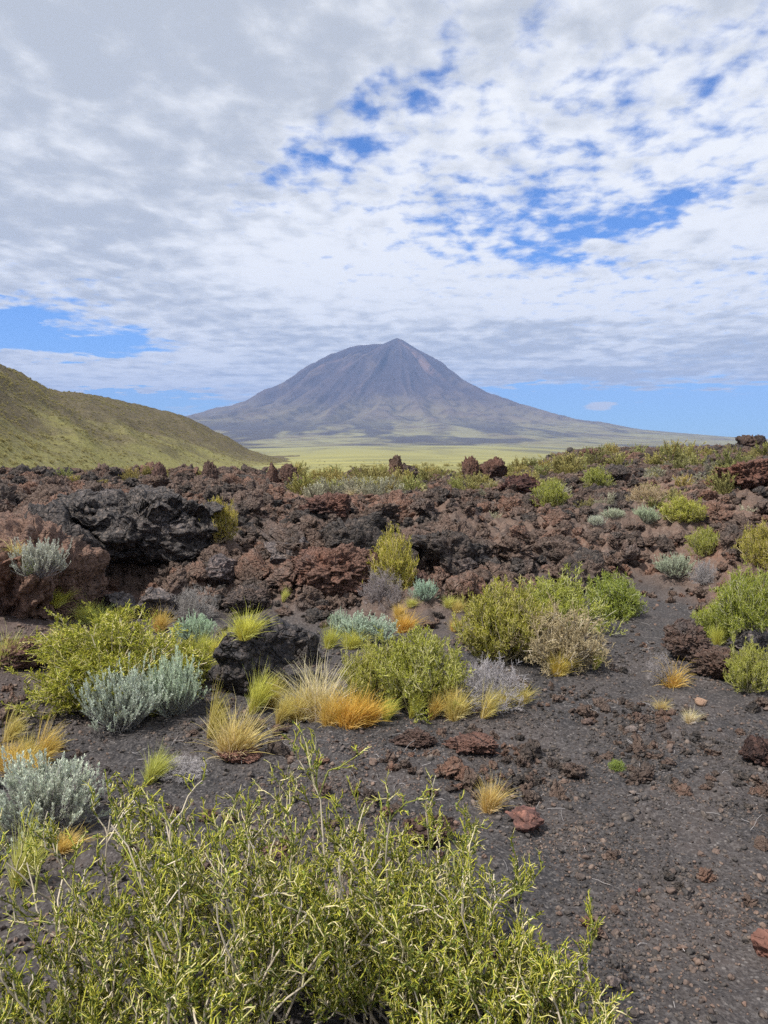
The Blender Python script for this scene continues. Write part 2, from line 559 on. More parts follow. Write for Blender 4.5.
# ------------------------------------------------------------------ ground sheet (log-polar grid out to the horizon)
rows = [0.0, 0.4, 0.8]
d = 1.0
while d < 26500:
    rows.append(d)
    st = max(min(d * d / 1230.0 * 1.3, d * (0.0085 if d < 40 else 0.014)), 0.006)
    if d > 600: st = d * 0.03
    d += st
rows = np.array(rows)
fa = np.linspace(-0.66, 0.66, 1050)
back = np.linspace(0.66, 2 * PI - 0.66, 90)[1:]
az = np.concatenate([fa, back])
R_, A_ = np.meshgrid(rows, az, indexing='ij')
X = (np.sin(A_) * R_).ravel(); Y = (np.cos(A_) * R_).ravel()
Z = H(X, Y)
dd = np.hypot(X, Y)
lm = lava_mask(X, Y)
px_ = colpx(X, Y)
bankm = np.exp(-(((px_ - 10) / 100.0) ** 2) - ((dd - 6.9) / 1.5) ** 2) * (Y > 0) * 1.3
de_ = np.interp(px_, EX, ED)
wob = fbm2(X, Y, 6.0, 3)
cmid = np.exp(-((px_ - 425) / 125.0) ** 4)
plain = sst(dd + wob * 10, de_ + 1 - 6 * cmid, de_ + 14 + 12 * cmid)
plain = np.maximum(plain, np.where(Y < 0, sst(dd, 30, 60), 0))
# grass showing between the rocks towards the middle of the field's far edge
plain = np.maximum(plain, np.exp(-((px_ - 420) / 110.0) ** 2) * sst(dd, 16, 21) * sst(wob, -0.15, 0.25) * 0.9)
ME = mesh_np('ground', np.stack([X, Y, Z], 1), grid_quads(len(rows), len(az)),
             attrs={'lava': lm * (1 - plain), 'bank': np.clip(bankm, 0, 1), 'plain': plain, 'farness': sst(np.log(dd + 1), math.log(450), math.log(1600))},
             smooth=True, mat=M_GROUND)
tag(link('ground', ME), kind='structure', label='dark cinder ground running through the lava field to the grassy plain')

# ------------------------------------------------------------------ volcano
VD = 12000.0
PXM = VD / F
sx = math.tan(math.atan((397 - 384) / F)) * VD
Lr = np.array([0, 6, 16, 28, 41, 55, 68, 82, 115, 149, 187, 215, 250, 300, 360, 440, 560]) * PXM
Lh = np.array([102.5, 100.5, 96.5, 96.5, 95.5, 91.5, 87.5, 80, 58.5, 41, 31, 25, 21, 13, 7, 3, 0]) * PXM
Rr = np.array([0, 6, 20, 43, 51, 75, 99, 147, 195, 233, 300, 360, 440, 560]) * PXM
Rh = np.array([102.5, 100.5, 92.5, 82, 75, 60, 47, 33, 20.5, 12.5, 6.5, 3.0, 1.0, 0]) * PXM
nx, ny = 900, 520
gx = np.linspace(-8800, 9600, nx)
gy = np.concatenate([np.linspace(-8200, -4200, 60)[:-1], np.linspace(-4200, 1500, 400), np.linspace(1500, 5200, 62)[1:]])
ny = len(gy)
GX, GY = np.meshgrid(gx, gy)
r = np.hypot(GX, GY); th = np.arctan2(GX, GY)
cw = 0.5 - 0.5 * GX / np.maximum(r, 1)
cw = cw * cw * (3 - 2 * cw)
h = np.interp(r, Lr, Lh) * cw + np.interp(r, Rr, Rh) * (1 - cw)
hn = h / Lh[0]
# radial gullies: noise in angle, slowly changing with radius
ang = np.stack([np.cos(th) * 3.6, np.sin(th) * 3.6, r / 3600.0], -1).reshape(-1, 3)
gul = (fbm3(ang, 0.9, 4, 0.5, True)).reshape(r.shape); gul = gul - gul.mean()
lob = fbm3(np.stack([np.cos(th), np.sin(th), r / 9000.0], -1).reshape(-1, 3), 0.6, 2).reshape(r.shape)
body = sst(hn, 0.06, 0.3) * (1 - 0.75 * sst(hn, 0.82, 1.0))
mid = sst(r, 0, 900)
h = h + body * mid * (gul * 270 - 105 + (lob - lob.mean()) * 30)
h = h + (fbm2(GX, GY, 900, 6, 0.6) * 60 - 12) * sst(hn, 0.05, 0.3) * mid
# the summit nub: a second, sharper cone beside a blunt rim
h = h + 8 * np.exp(-(r / 90.0) ** 2)
Zv = PZ[-1] - 6 + h + 4 * sst(h, 0, 60) + (CAM_H + 27) * sst(h, 0, 300)
Zv = np.where(r > 560 * PXM * 0.97, -120, Zv)
Xv = GX + sx; Yv = GY + VD
m, nt, b, out = new_mat('volcano_slopes')
geo = nt.new('ShaderNodeNewGeometry'); pos = geo.outputs['Position']
sepp = nt.new('ShaderNodeSeparateXYZ'); nt.l.new(pos, sepp.inputs[0])
gu = attr(nt, 'gully')
n1 = nt.noise(nt.vm('MULTIPLY', pos, (1, 1, 2.5)), 0.0011, 6, 0.6)
n2 = nt.noise(pos, 0.006, 4, 0.6)
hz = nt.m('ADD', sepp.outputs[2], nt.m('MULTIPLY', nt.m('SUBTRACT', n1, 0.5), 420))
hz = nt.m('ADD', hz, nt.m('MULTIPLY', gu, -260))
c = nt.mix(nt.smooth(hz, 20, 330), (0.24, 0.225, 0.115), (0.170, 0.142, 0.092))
c = nt.mix(nt.smooth(hz, 300, 720), c, (0.066, 0.053, 0.060))  # purple-blue of distant haze painted into the mid and upper slope colours
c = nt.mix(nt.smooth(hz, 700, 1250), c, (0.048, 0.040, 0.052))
c = nt.mix(nt.smooth(gu, 0.0, 0.3, 0.0, 0.6), c, (0.105, 0.080, 0.080))
c = nt.mix(nt.smooth(n2, 0.45, 0.65, 0.0, 0.6), c, (0.040, 0.032, 0.036))
n5 = nt.noise(pos, 0.0022, 5, 0.65)
c = nt.mix(nt.smooth(n5, 0.52, 0.68, 0.0, 0.5), c, (0.15, 0.115, 0.09))
xx = attr(nt, 'streak')
c = nt.mix(nt.m('MULTIPLY', xx, 0.8), c, (0.23, 0.15, 0.125))
fl = nt.noise(nt.vm('MULTIPLY', pos, (1.0, 0.28, 1)), 0.0017, 6, 0.65)
flm = nt.m('MULTIPLY', attr(nt, 'flow'), nt.smooth(fl, 0.30, 0.50))
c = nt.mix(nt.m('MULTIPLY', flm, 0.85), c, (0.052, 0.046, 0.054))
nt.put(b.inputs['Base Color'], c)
b.inputs['Roughness'].default_value = 0.95; b.inputs['Specular IOR Level'].default_value = 0.1
bp = nt.new('ShaderNodeBump'); bp.inputs['Distance'].default_value = 60; bp.inputs['Strength'].default_value = 0.6
nt.put(bp.inputs['Height'], nt.noise(pos, 0.0025, 5, 0.6)); nt.l.new(bp.outputs[0], b.inputs['Normal'])
# pale scree chute below the summit, facing the viewer, drifting down to one side
def chute(a0, r0, r1, wd, bend):
    t_ = np.clip((r - r0) / (r1 - r0), 0, 1)
    ac = a0 + bend * t_
    da = np.angle(np.exp(1j * (th - ac)))
    return np.exp(-(da * np.maximum(r, 100) / (wd * (0.4 + t_))) ** 2) * sst(r, r0 * 0.6, r0) * (1 - sst(r, r1 * 0.7, r1))
streak = np.clip(chute(2.75, 120, 1500, 70, -0.35) + 0.7 * chute(2.45, 700, 2100, 60, -0.1) + 0.6 * chute(-2.3, 350, 1900, 60, 0.1)
                 + 0.5 * chute(-2.65, 400, 1700, 45, 0.08), 0, 1)
flow = sst(fbm2(Xv, Yv * 0.35, 900, 5, 0.55, False, 9.0) * 1.3 + 0.42 * np.exp(-((Xv + 1500) / 1500.0) ** 2) + 0.10 * np.exp(-((Xv - 900) / 1500.0) ** 2) - 0.10, 0.02, 0.22) * (1 - sst(h, 150, 330))
streak = streak * sst(fbm2(GX, GY, 160, 3), -0.35, 0.2)
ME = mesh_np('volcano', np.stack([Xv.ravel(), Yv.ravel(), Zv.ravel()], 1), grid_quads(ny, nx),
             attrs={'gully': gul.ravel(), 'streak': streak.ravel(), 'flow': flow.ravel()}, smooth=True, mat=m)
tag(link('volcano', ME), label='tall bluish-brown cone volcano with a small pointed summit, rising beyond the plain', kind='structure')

# low mesas on the far horizon
def ridge(name, pxs, pys, dist, depth, label, colour, nz):
    xs = np.linspace(min(pxs), max(pxs), 260)
    ys = np.interp(xs, pxs, pys) + fbm2(xs, xs * 0, 40, 4) * nz
    topz = CAM_H + (443 - ys) / F * dist
    tt = np.linspace(-1, 1, 41)
    V = []
    for t in tt:
        dd_ = dist + t * depth
        s = 1 - sst(np.abs(t), 0.0, 1.0) if t < 0 else 1 - sst(t, 0.2, 1.0)
        az_ = (xs - 384) / F
        zz = -60 + (topz + 60) * s + fbm2(xs * 1.0, np.full_like(xs, t * 60), 22, 3) * depth * 0.02 * (1 - abs(t)) * 0.5 * (1 if abs(t) > .02 else 0)
        V.append(np.stack([az_ * dd_, np.full_like(xs, dd_), zz], 1))
    m, nt, b, out = new_mat(name + '_slopes')
    geo = nt.new('ShaderNodeNewGeometry')
    n1 = nt.noise(geo.outputs['Position'], 0.002, 5, 0.6)
    nt.put(b.inputs['Base Color'], nt.mix(n1, colour, tuple(c_ * 1.8 for c_ in colour)))
    b.inputs['Roughness'].default_value = 1
    tag(link(name, mesh_np(name, np.concatenate(V), grid_quads(41, 260), smooth=True, mat=m)), label=label, kind='structure')

ridge('mesa', [560, 610, 640, 655, 675, 700, 715, 745, 790, 900], [446, 436, 432.5, 434.5, 436, 437.5, 439.5, 440, 442, 444], 16000, 1500,
      'long low blue mesa on the far horizon beside the volcano', (0.10, 0.085, 0.075), 0.5)
ridge('distant_hill', [676, 690, 700, 708, 718, 730, 744], [444.5, 442, 438, 437, 438.4, 441.5, 444.5], 11500, 500,
      'small dark cone hill standing alone on the far plain', (0.055, 0.042, 0.045), 0.3)

# ------------------------------------------------------------------ grassy hill
HX = [-500, -300, -120, 0, 8, 20, 34, 51, 61, 85, 108, 135, 159, 183, 203, 230, 250, 275, 300]
HY = [330, 322, 340, 363.5, 366, 370.5, 379, 389, 391.5, 393.5, 398, 404, 409.5, 415, 424.6, 438, 450, 458, 464]
xs = np.linspace(-500, 300, 620)
ycr = np.interp(xs, HX, HY) + fbm2(xs, xs * 0, 26, 4) * 1.3
dc = np.interp(xs, [-500, 0, 60, 250, 300], [230, 300, 400, 620, 640])
df = np.interp(xs, [-500, 0, 60, 250, 300], [70, 95, 125, 330, 380])
tt = np.concatenate([np.linspace(0, 1, 260), np.linspace(1.02, 2.2, 50)])
az_ = np.arctan((xs - 384) / F)
DD = df[None, :] + (dc - df)[None, :] * tt[:, None]
XX = np.sin(az_)[None, :] * DD; YY = np.cos(az_)[None, :] * DD
zf = H(XX[0], YY[0], False) - 0.6
zc = CAM_H + (443 - ycr) / F * dc * np.cos(az_)
tcl = np.clip(tt, 0, 1)[:, None]
prof = tcl ** 1.25
ZZ = zf[None, :] + (zc - zf)[None, :] * prof
aft = np.clip(tt - 1, 0, 2)[:, None]
ZZ = ZZ - aft ** 1.6 * (zc - zf)[None, :] * 0.9 - aft * 4
amp = (4 * tcl * (1 - tcl))
gul2 = fbm2(XX * 1.0 + YY * 0.35, YY * 0.35, 55, 4, 0.5, True, 6.0)
ZZ = ZZ + amp * gul2 * (zc - zf)[None, :] * 0.24
ZZ = ZZ + fbm2(XX, YY, 9, 4, 0.55) * 1.1 * np.clip(tcl * 3, 0, 1)
m, nt, b, out = new_mat('hill_scrub_slope')
geo = nt.new('ShaderNodeNewGeometry'); pos = geo.outputs['Position']
up_ = attr(nt, 'height')
n1 = nt.noise(pos, 0.045, 5, 0.65); n2 = nt.noise(pos, 0.35, 5, 0.7); n3 = nt.noise(pos, 1.3, 3, 0.7)
t = nt.m('ADD', up_, nt.m('MULTIPLY', nt.m('SUBTRACT', n1, 0.5), 1.1))
c = nt.mix(nt.smooth(t, 0.12, 0.55), (0.235, 0.22, 0.085), (0.135, 0.112, 0.070))
c = nt.mix(nt.smooth(n2, 0.48, 0.68, 0.0, 0.6), c, (0.22, 0.195, 0.13))
c = nt.mix(nt.m('MULTIPLY', nt.smooth(n3, 0.46, 0.60), nt.smooth(t, 0.05, 0.55, 0.25, 0.8)), c, (0.085, 0.072, 0.048))
nt.put(b.inputs['Base Color'], c); b.inputs['Roughness'].default_value = 1.0; b.inputs['Specular IOR Level'].default_value = 0.05
bp = nt.new('ShaderNodeBump'); bp.inputs['Distance'].default_value = 0.8
nt.put(bp.inputs['Height'], nt.noise(pos, 0.8, 5, 0.7)); nt.l.new(bp.outputs[0], b.inputs['Normal'])
HILL = (XX, YY, ZZ, tt)
ME = mesh_np('hill', np.stack([XX.ravel(), YY.ravel(), ZZ.ravel()], 1), grid_quads(len(tt), len(xs)),
             attrs={'height': np.broadcast_to(tcl, XX.shape).ravel()}, smooth=True, mat=m)
tag(link('hill', ME), label='scrub-dotted olive green hillside sloping down to the plain in front of the volcano', kind='structure')

# ------------------------------------------------------------------ rocks
def ico(sub):
    import bmesh
    bm = bmesh.new()
    bmesh.ops.create_icosphere(bm, subdivisions=sub, radius=1.0)
    bm.verts.ensure_lookup_table()
    v = np.array([p.co[:] for p in bm.verts]); f = np.array([[q_.index for q_ in p.verts] for p in bm.faces])
    bm.free()
    return v, f


ICO = {}
def chunks(v, seed, n, amp, crack, sk=(1, 1, 1), sharp=0.12):
    """break a surface into angular blocks: each cell steps in or out and leans its own way, with cracks between"""
    rs = np.random.RandomState(seed + 900)
    c = rs.uniform(-1.3, 1.3, (n, 3)); k = np.array(sk)
    wv = v + 0.10 * np.stack([fbm3(v + 5, 0.3, 3), fbm3(v + 15, 0.3, 3), fbm3(v + 25, 0.3, 3)], 1)
    best = np.full(len(v), 9.0); second = best.copy(); idn = np.zeros(len(v), int)
    for i in range(n):
        dd_ = np.linalg.norm((wv - c[i]) * k, axis=1)
        nb = dd_ < best
        second = np.where(nb, best, np.minimum(second, dd_)); idn = np.where(nb, i, idn); best = np.where(nb, dd_, best)
    off = rs.uniform(-1, 1, n)[idn]
    tilt = rs.normal(size=(n, 3))[idn]
    lean = ((v - c[idn]) * tilt).sum(1)
    e = sst(second - best, 0, sharp)
    return (off * 0.5 + lean * 1.0) * amp * e - crack * (1 - e)


def rock_mesh(name, seed, sub=4, cuts=9, rough=0.16, knob=0.10, fine=0.05, mat=None, stretch=(1, 1, 1), hook=None, cells=None):
    if sub not in ICO: ICO[sub] = ico(sub)
    v, f = ICO[sub]
    v = v.copy()
    rs = np.random.RandomState(seed)
    for k in range(cuts):
        n = rs.normal(size=3); n /= np.linalg.norm(n)
        c_ = rs.uniform(0.45, 0.85)
        dt = v @ n
        v -= np.maximum(dt - c_, 0)[:, None] * n[None, :] * 0.95
    v *= np.array(stretch)[None, :]
    nrm = v / np.linalg.norm(v, axis=1)[:, None]
    o = seed * 3.17
    w_ = np.stack([fbm3(v + 31, 0.7, 2, off=o), fbm3(v + 57, 0.7, 2, off=o), fbm3(v + 91, 0.7, 2, off=o)], 1)
    v = v + w_ * rough * 1.3
    v = v + nrm * (fbm3(v, 0.55, 3, 0.5, True, o + 2)[:, None] * rough + fbm3(v, 0.22, 3, 0.55, True, o + 5)[:, None] * knob)
    if sub >= 4:
        kb = np.abs(fbm3(v, 0.30, 2, 0.5, False, o + 7)) * 2.2 * knob + np.abs(fbm3(v, 0.13, 2, 0.6, False, o + 8)) * 2.4 * fine
        v = v + nrm * (kb + fbm3(v, 0.06, 2, 0.6, True, o + 9) * fine * 0.6)[:, None]
    if cells:
        for (n_, a_, k_, s_) in cells:
            v = v + nrm * chunks(v, seed + n_, n_, a_, k_, s_)[:, None]
    if hook: v = hook(v)
    if sub >= 6 and fine > 0.04:
        v = v + nrm * (np.abs(fbm3(v, 0.055, 2, 0.6, False, o + 4)) * 0.09)[:, None]
    lo = v.min(0); hi = v.max(0)
    v = (v - (lo + hi) / 2) / (hi - lo)
    v[:, 2] += 0.5
    return mesh_np(name, v, None, f, smooth=True, mat=mat)


GR_ROCKS = 'lava rocks of the rubble field'
HERO = []
rect_block = []      # (px0, px1, py_base, dist): keep loose rocks from hiding these


def put_rock(name, me, px, top, basepy, wpx, label, colour=(1, 1, 1), dist=None, depth=0.9, rot=0.0, sink=0.14, cat='lava rock', group=None, tilt=(0, 0)):
    if dist is None:
        x, y, z = ground_hit(px, basepy)
    else:
        x, y, _ = at_dist(px, basepy, dist); z = Hs(x, y)
    d_ = math.hypot(x, y)
    wd = wpx * d_ / F
    dp = wd * depth
    k = (d_ + dp * 0.35) / d_
    x *= k; y *= k
    zt = at_dist(px, top, math.hypot(x, y))[2]
    zg = min(z, Hs(x, y))
    hgt = max(zt - zg, (0.25 if cat == 'rock' else 0.5) * wd)
    if wpx < 26 and dist and dist > 35: hgt = max(zt - zg, 0.3)
    o = link(name, me, None, (x, y, zg - hgt * sink))
    o.scale = (wd, dp, hgt * (1 + sink))
    o.rotation_euler = (tilt[0], tilt[1], rot - math.atan2(x, y))
    o.color = tuple(colour) + (1,)
    tag(o, label, cat, group)
    if wpx < 90 and dist is None: rect_block.append((px - wpx * 0.5, px + wpx * 0.5, basepy, d_))
    M4 = Matrix.Translation(o.location) @ o.rotation_euler.to_matrix().to_4x4() @ Matrix.Diagonal((*o.scale, 1))
    HERO.append((me, M4))
    return o


# hero outcrop with a hollow under it
def cave_hook(v):
    # hollow pushed in low down on the face that looks at the path (-y), chunky diagonal folds above
    x, y, z = v[:, 0], v[:, 1], v[:, 2]
    v = v.copy()
    fold = fbm3(np.stack([x * 1.0 + z * 0.9, y, z * 0.6 - x * 0.3], 1), 0.38, 4, 0.55, True, 77.0)
    front_ = sst(-y, 0.0, 0.45)
    v[:, 1] -= fold * 0.30 * front_
    cv = np.exp(-((x + 0.25) / 0.42) ** 2 - ((z + 0.62) / 0.34) ** 2)
    v[:, 1] += cv * 1.35 * front_
    v[:, 2] += cv * 0.10
    v[:, 2] += sst(z, 0.1, 0.6) * fbm3(v, 0.3, 3, 0.5, True, 12.0) * 0.22
    return v
me = rock_mesh('outcrop', 5, 7, 14, 0.16, 0.05, 0.012, M_BLACK, (1.15, 0.9, 1.0), cave_hook, [(60, 0.22, 0.08, (1, 1, 1.5)), (300, 0.13, 0.04, (1, 1, 1.7)), (900, 0.06, 0.02, (1, 1, 1.4))])
put_rock('lava_outcrop', me, 133, 486, 592, 186, 'blocky black lava outcrop with a dark hollow under its face', (1.1, 1.1, 1.12), dist=8.9, depth=0.75, sink=0.12, cat='outcrop')
me = rock_mesh('slab', 23, 7, 16, 0.12, 0.07, 0.03, M_ROCK, (1.2, 1.0, 0.62), None, [(40, 0.14, 0.05, (1, 1, 1)), (420, 0.07, 0.03, (1, 1, 1))])
o = SLAB = put_rock('lava_slab', me, -34, 496, 622, 180, 'tilted reddish-brown slab of lava rising beside the hollow of the outcrop', (1.3, 1.12, 1.02), dist=6.9, depth=1.3, rot=-0.2, sink=0.30, tilt=(0.10, 0.52), cat='slab')
me_b = rock_mesh('dark_boulder', 41, 6, 10, 0.18, 0.04, 0.012, M_BLACK, (1.1, 0.9, 0.85), None, [(30, 0.16, 0.05, (1, 1, 1.4)), (240, 0.06, 0.03, (1, 1, 2.0))])
put_rock('black_boulder', me_b, 263, 616, 697, 100, 'glossy black folded boulder behind the golden tussocks, biggest by the sandy strip', (0.75, 0.77, 0.85), depth=0.8, cat='boulder')
for nm, sd_, px, top, bs, wp, lab, colr, ds, dp, mt, ct in [
    ('lava_boulder', 51, 326, 493, 550, 58, 'tall reddish boulder standing upright in the middle of the rubble', (1.5, 1.05, 0.95), 9.6, 0.8, M_ROCK, 'boulder'),
    ('lava_mound', 52, 336, 553, 625, 112, 'wide reddish-brown knobbly lava mound behind the low bluish-green shrubs', (1.15, 0.95, 0.9), 7.5, 0.8, M_ROCK, 'mound'),
    ('lava_boulder', 53, 291, 538, 580, 58, 'rounded purple-grey boulder against the reddish mound', (1.5, 1.45, 1.5), 8.4, 0.8, M_BLACK, 'boulder'),
    ('lava_boulder', 54, 156, 586, 618, 48, 'smooth grey boulder lying below the hollow, behind the green bush', (1.7, 1.65, 1.7), 7.4, 0.8, M_BLACK, 'boulder'),
    ('lava_boulder', 55, 122, 592, 619, 40, 'smooth dark boulder directly under the mouth of the hollow', (1.3, 1.3, 1.35), 7.6, 0.8, M_BLACK, 'boulder'),
    ('lava_boulder', 56, 99, 588, 612, 30, 'small brown boulder between the slab and the mouth of the hollow', (1.2, 1.0, 0.95), 7.8, 0.8, M_ROCK, 'boulder'),
    ('lava_boulder', 57, 222, 553, 592, 52, 'purplish grey boulder under the olive bush beside the outcrop', (1.6, 1.5, 1.6), 8.4, 0.8, M_BLACK, 'boulder'),
    ('lava_boulder', 58, 244, 585, 618, 50, 'brown-grey weathered boulder behind the bright yellow tussock', (1.5, 1.35, 1.3), 7.3, 0.8, M_ROCK, 'boulder'),
    ('lava_boulder', 59, 300, 626, 668, 46, 'dark ribbed boulder leaning on the glossy black one', (0.95, 0.95, 0.95), 5.7, 0.8, M_BLACK, 'boulder'),
    ('lava_boulder', 60, 232, 655, 690, 48, 'low black boulder between pale sage bush and golden tussock', (0.85, 0.85, 0.9), 5.0, 0.8, M_BLACK, 'boulder'),
    ('lava_boulder', 61, 750, 623, 654, 42, 'smooth dark grey boulder beside the green bush at the frame edge', (1.35, 1.4, 1.5), None, 0.8, M_BLACK, 'boulder'),
    ('lava_boulder', 62, 690, 618, 664, 52, 'rough dark clinker block standing alone by the path', (0.62, 0.70, 0.78), None, 0.8, M_ROCK, 'boulder'),
    ('lava_boulder', 63, 720, 650, 682, 60, 'low brown clinker heap beside the yellowish bush at the path', (0.72, 0.76, 0.80), None, 0.8, M_ROCK, 'boulder'),
        ('lava_boulder', 65, 744, 474, 504, 66, 'broad rust-red boulder on the open side of the field', (1.1, 0.86, 0.82), 14.0, 0.8, M_ROCK, 'boulder'),
    ('lava_boulder', 66, 520, 478, 505, 44, 'dark red humped boulder among yellow-green shrubs', (1.4, 0.85, 0.8), 15.0, 0.8, M_ROCK, 'boulder'),
    ('lava_boulder', 72, 414, 575, 606, 30, 'round brown boulder under the pale blue-green shrub', (1.2, 1.0, 0.95), 8.0, 0.9, M_ROCK, 'boulder'),
    ('lava_boulder', 73, 461, 573, 600, 36, 'paired dark round boulder at the foot of the long ridge', (1.2, 1.1, 1.1), 8.2, 0.9, M_BLACK, 'boulder'),
    ('lava_boulder', 74, 396, 454, 488, 17, 'slim upright knob of lava on the middle skyline of the field', (1.4, 1.2, 1.1), 21, 0.9, M_ROCK, 'boulder'),
    ('lava_boulder', 75, 405, 462, 486, 30, 'brown block leaning against the slim upright knob', (1.4, 1.2, 1.1), 21.5, 0.9, M_ROCK, 'boulder'),
    ('lava_boulder', 76, 159, 461, 484, 17, 'dark round boulder on the skyline below the grassy hill', (1.1, 0.9, 0.9), 19, 0.9, M_ROCK, 'boulder'),
    ('lava_boulder', 77, 210, 459, 482, 17, 'dark pointed boulder on the skyline at the foot of the hill', (0.9, 0.8, 0.8), 19, 0.9, M_ROCK, 'boulder'),
    ('lava_boulder', 78, 272, 462, 484, 15, 'smaller of the two squarish boulders side by side on the skyline', (1.1, 0.9, 0.85), 19, 0.9, M_ROCK, 'boulder'),
    ('lava_boulder', 79, 289, 463, 485, 18, 'larger of the two squarish boulders side by side on the skyline', (1.1, 0.9, 0.85), 19, 0.9, M_ROCK, 'boulder'),
    ('lava_boulder', 80, 471, 455, 480, 20, 'black pointed boulder of the dark pair facing the plain', (0.7, 0.65, 0.65), 24, 0.9, M_ROCK, 'boulder'),
    ('lava_boulder', 81, 494, 456, 480, 28, 'wide humped boulder of the dark pair facing the plain', (1.0, 0.75, 0.7), 24, 0.9, M_ROCK, 'boulder'),
    ('lava_boulder', 82, 754, 441, 462, 34, 'craggy dark block breaking the far skyline of the lava', (0.8, 0.75, 0.75), 50, 0.9, M_ROCK, 'boulder'),
    ('lava_boulder', 83, 760, 434, 462, 12, 'thin dark fang on top of the craggy skyline block', (0.7, 0.65, 0.65), 50, 0.9, M_ROCK, 'boulder'),
    ('lava_boulder', 84, 590, 448, 466, 24, 'low dark hump where the lava skyline meets the plain', (0.9, 0.75, 0.75), 40, 0.9, M_ROCK, 'boulder'),
    ('lava_boulder', 85, 620, 449, 462, 14, 'second dark hump along the lava skyline, beside the larger one', (0.85, 0.75, 0.75), 44, 0.9, M_ROCK, 'boulder'),
    ('lava_boulder', 95, 62, 500, 575, 84, 'broad black jagged rock wedged between slab and hollowed outcrop', (0.9, 0.88, 0.9), 8.7, 0.9, M_BLACK, 'boulder'),
    ('lava_boulder', 86, 20, 646, 672, 60, 'dark lump of cinder behind the yellow tussock on the brown bank', (1.0, 0.9, 0.9), None, 0.8, M_ROCK, 'boulder'),
    ('flat_rock', 87, 524, 808, 833, 44, 'flat rust-brown rock beside the single pale tussock', (1.6, 0.95, 0.85), None, 0.9, M_STONE, 'rock'),
    ('flat_rock', 88, 430, 812, 850, 58, 'dark red-brown clod of cinder behind the foreground shrub', (0.95, 0.82, 0.8), None, 0.8, M_ROCK, 'rock'),
    ('flat_rock', 89, 470, 735, 757, 60, 'purple-brown crust of lava below the grey twiggy shrub', (1.3, 1.0, 0.95), None, 0.8, M_ROCK, 'rock'),
    ('flat_rock', 90, 412, 730, 750, 52, 'dark crust of lava in front of the wide green shrub', (0.9, 0.8, 0.8), None, 0.8, M_ROCK, 'rock'),
    ('flat_rock', 91, 240, 748, 764, 50, 'reddish crust of lava under the golden tussock', (1.4, 1.05, 1.0), None, 0.8, M_ROCK, 'rock'),
    ('flat_rock', 92, 760, 735, 768, 40, 'dark red rock cut by the edge of the frame', (1.1, 0.75, 0.7), None, 0.9, M_ROCK, 'rock'),
    ('flat_rock', 93, 765, 930, 962, 26, 'small rust-red stone lying on the gravel near the camera', (1.15, 0.8, 0.75), None, 0.9, M_STONE, 'rock'),
]:
    if mt is None: continue
    me = rock_mesh(nm, sd_, 5 if wp < 50 else 6, 11, 0.15, 0.17 if mt is M_ROCK else 0.05, 0.12 if mt is M_ROCK else 0.02, mt, (1.0, 0.9, 0.85), None, [(24, 0.10 if mt is M_BLACK else 0.07, 0.05, (1, 1, 1)), (260, 0.06 if mt is M_BLACK else 0.04, 0.03, (1, 1, 1))])
    put_rock(nm, me, px, top, bs, wp, lab, colr, dist=ds, depth=dp, cat=ct, rot=sd_ * 0.7 % 0.8 - 0.4)
N_HERO_ROCK = 42
# ------------------------------------------------------------------ plant materials
def plant_mat(name, base, tip, transl=0.25, var=0.35, rough=0.7, spread=None):
    m, nt, b, out = new_mat(name)
    a = attr(nt, 'tint')
    oi = nt.new('ShaderNodeObjectInfo')
    geo = nt.new('ShaderNodeNewGeometry')
    tcx = nt.new('ShaderNodeTexCoord')
    c = nt.mix(a, base, tip)
    n = nt.noise(tcx.outputs['Object'], 9.0, 3, 0.6)
    rnd = attr(nt, 'rnd')
    if spread: c = nt.mix(nt.smooth(rnd, 0.55, 0.95, 0.0, 0.85), c, spread)
    k = nt.m('ADD', nt.m('MULTIPLY', nt.m('SUBTRACT', n, 0.5), var * 1.6), nt.m('ADD', nt.m('MULTIPLY', rnd, var), 1.0 - var * 0.5))
    c = nt.mul(c, k)
    c = nt.vm('MULTIPLY', c, oi.outputs['Color'])
    nt.put(b.inputs['Base Color'], c)
    b.inputs['Roughness'].default_value = rough
    b.inputs['Specular IOR Level'].default_value = 0.2
    if transl:
        tr = nt.new('ShaderNodeBsdfTranslucent'); nt.put(tr.inputs[0], c)
        mx = nt.new('ShaderNodeMixShader'); mx.inputs[0].default_value = transl
        nt.l.new(b.outputs[0], mx.inputs[1]); nt.l.new(tr.outputs[0], mx.inputs[2]); nt.l.new(mx.outputs[0], out.inputs[0])
    return m


M_WOOD = plant_mat('dry_wood', (0.36, 0.30, 0.22), (0.66, 0.58, 0.45), 0, 0.5)
M_TWIG = plant_mat('green_twig', (0.20, 0.23, 0.06), (0.56, 0.54, 0.06), 0.12, 0.85, 0.6, (0.58, 0.50, 0.32))
M_TLEAF = plant_mat('thorn_leaf', (0.06, 0.095, 0.025), (0.22, 0.28, 0.05), 0.2, 0.7)
M_GLEAF = plant_mat('green_leaf', (0.16, 0.19, 0.035), (0.36, 0.39, 0.06), 0.3, 0.6, 0.7, (0.46, 0.42, 0.09))
M_YLEAF = plant_mat('yellow_leaf', (0.28, 0.26, 0.09), (0.50, 0.47, 0.14), 0.3, 0.5, 0.7, (0.50, 0.43, 0.20))
M_STRAW = plant_mat('straw', (0.34, 0.26, 0.15), (0.56, 0.47, 0.28), 0.2, 0.5)
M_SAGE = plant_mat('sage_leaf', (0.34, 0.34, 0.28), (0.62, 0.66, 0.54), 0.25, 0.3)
M_DEAD = plant_mat('dead_twig', (0.26, 0.24, 0.24), (0.46, 0.43, 0.42), 0, 0.5)
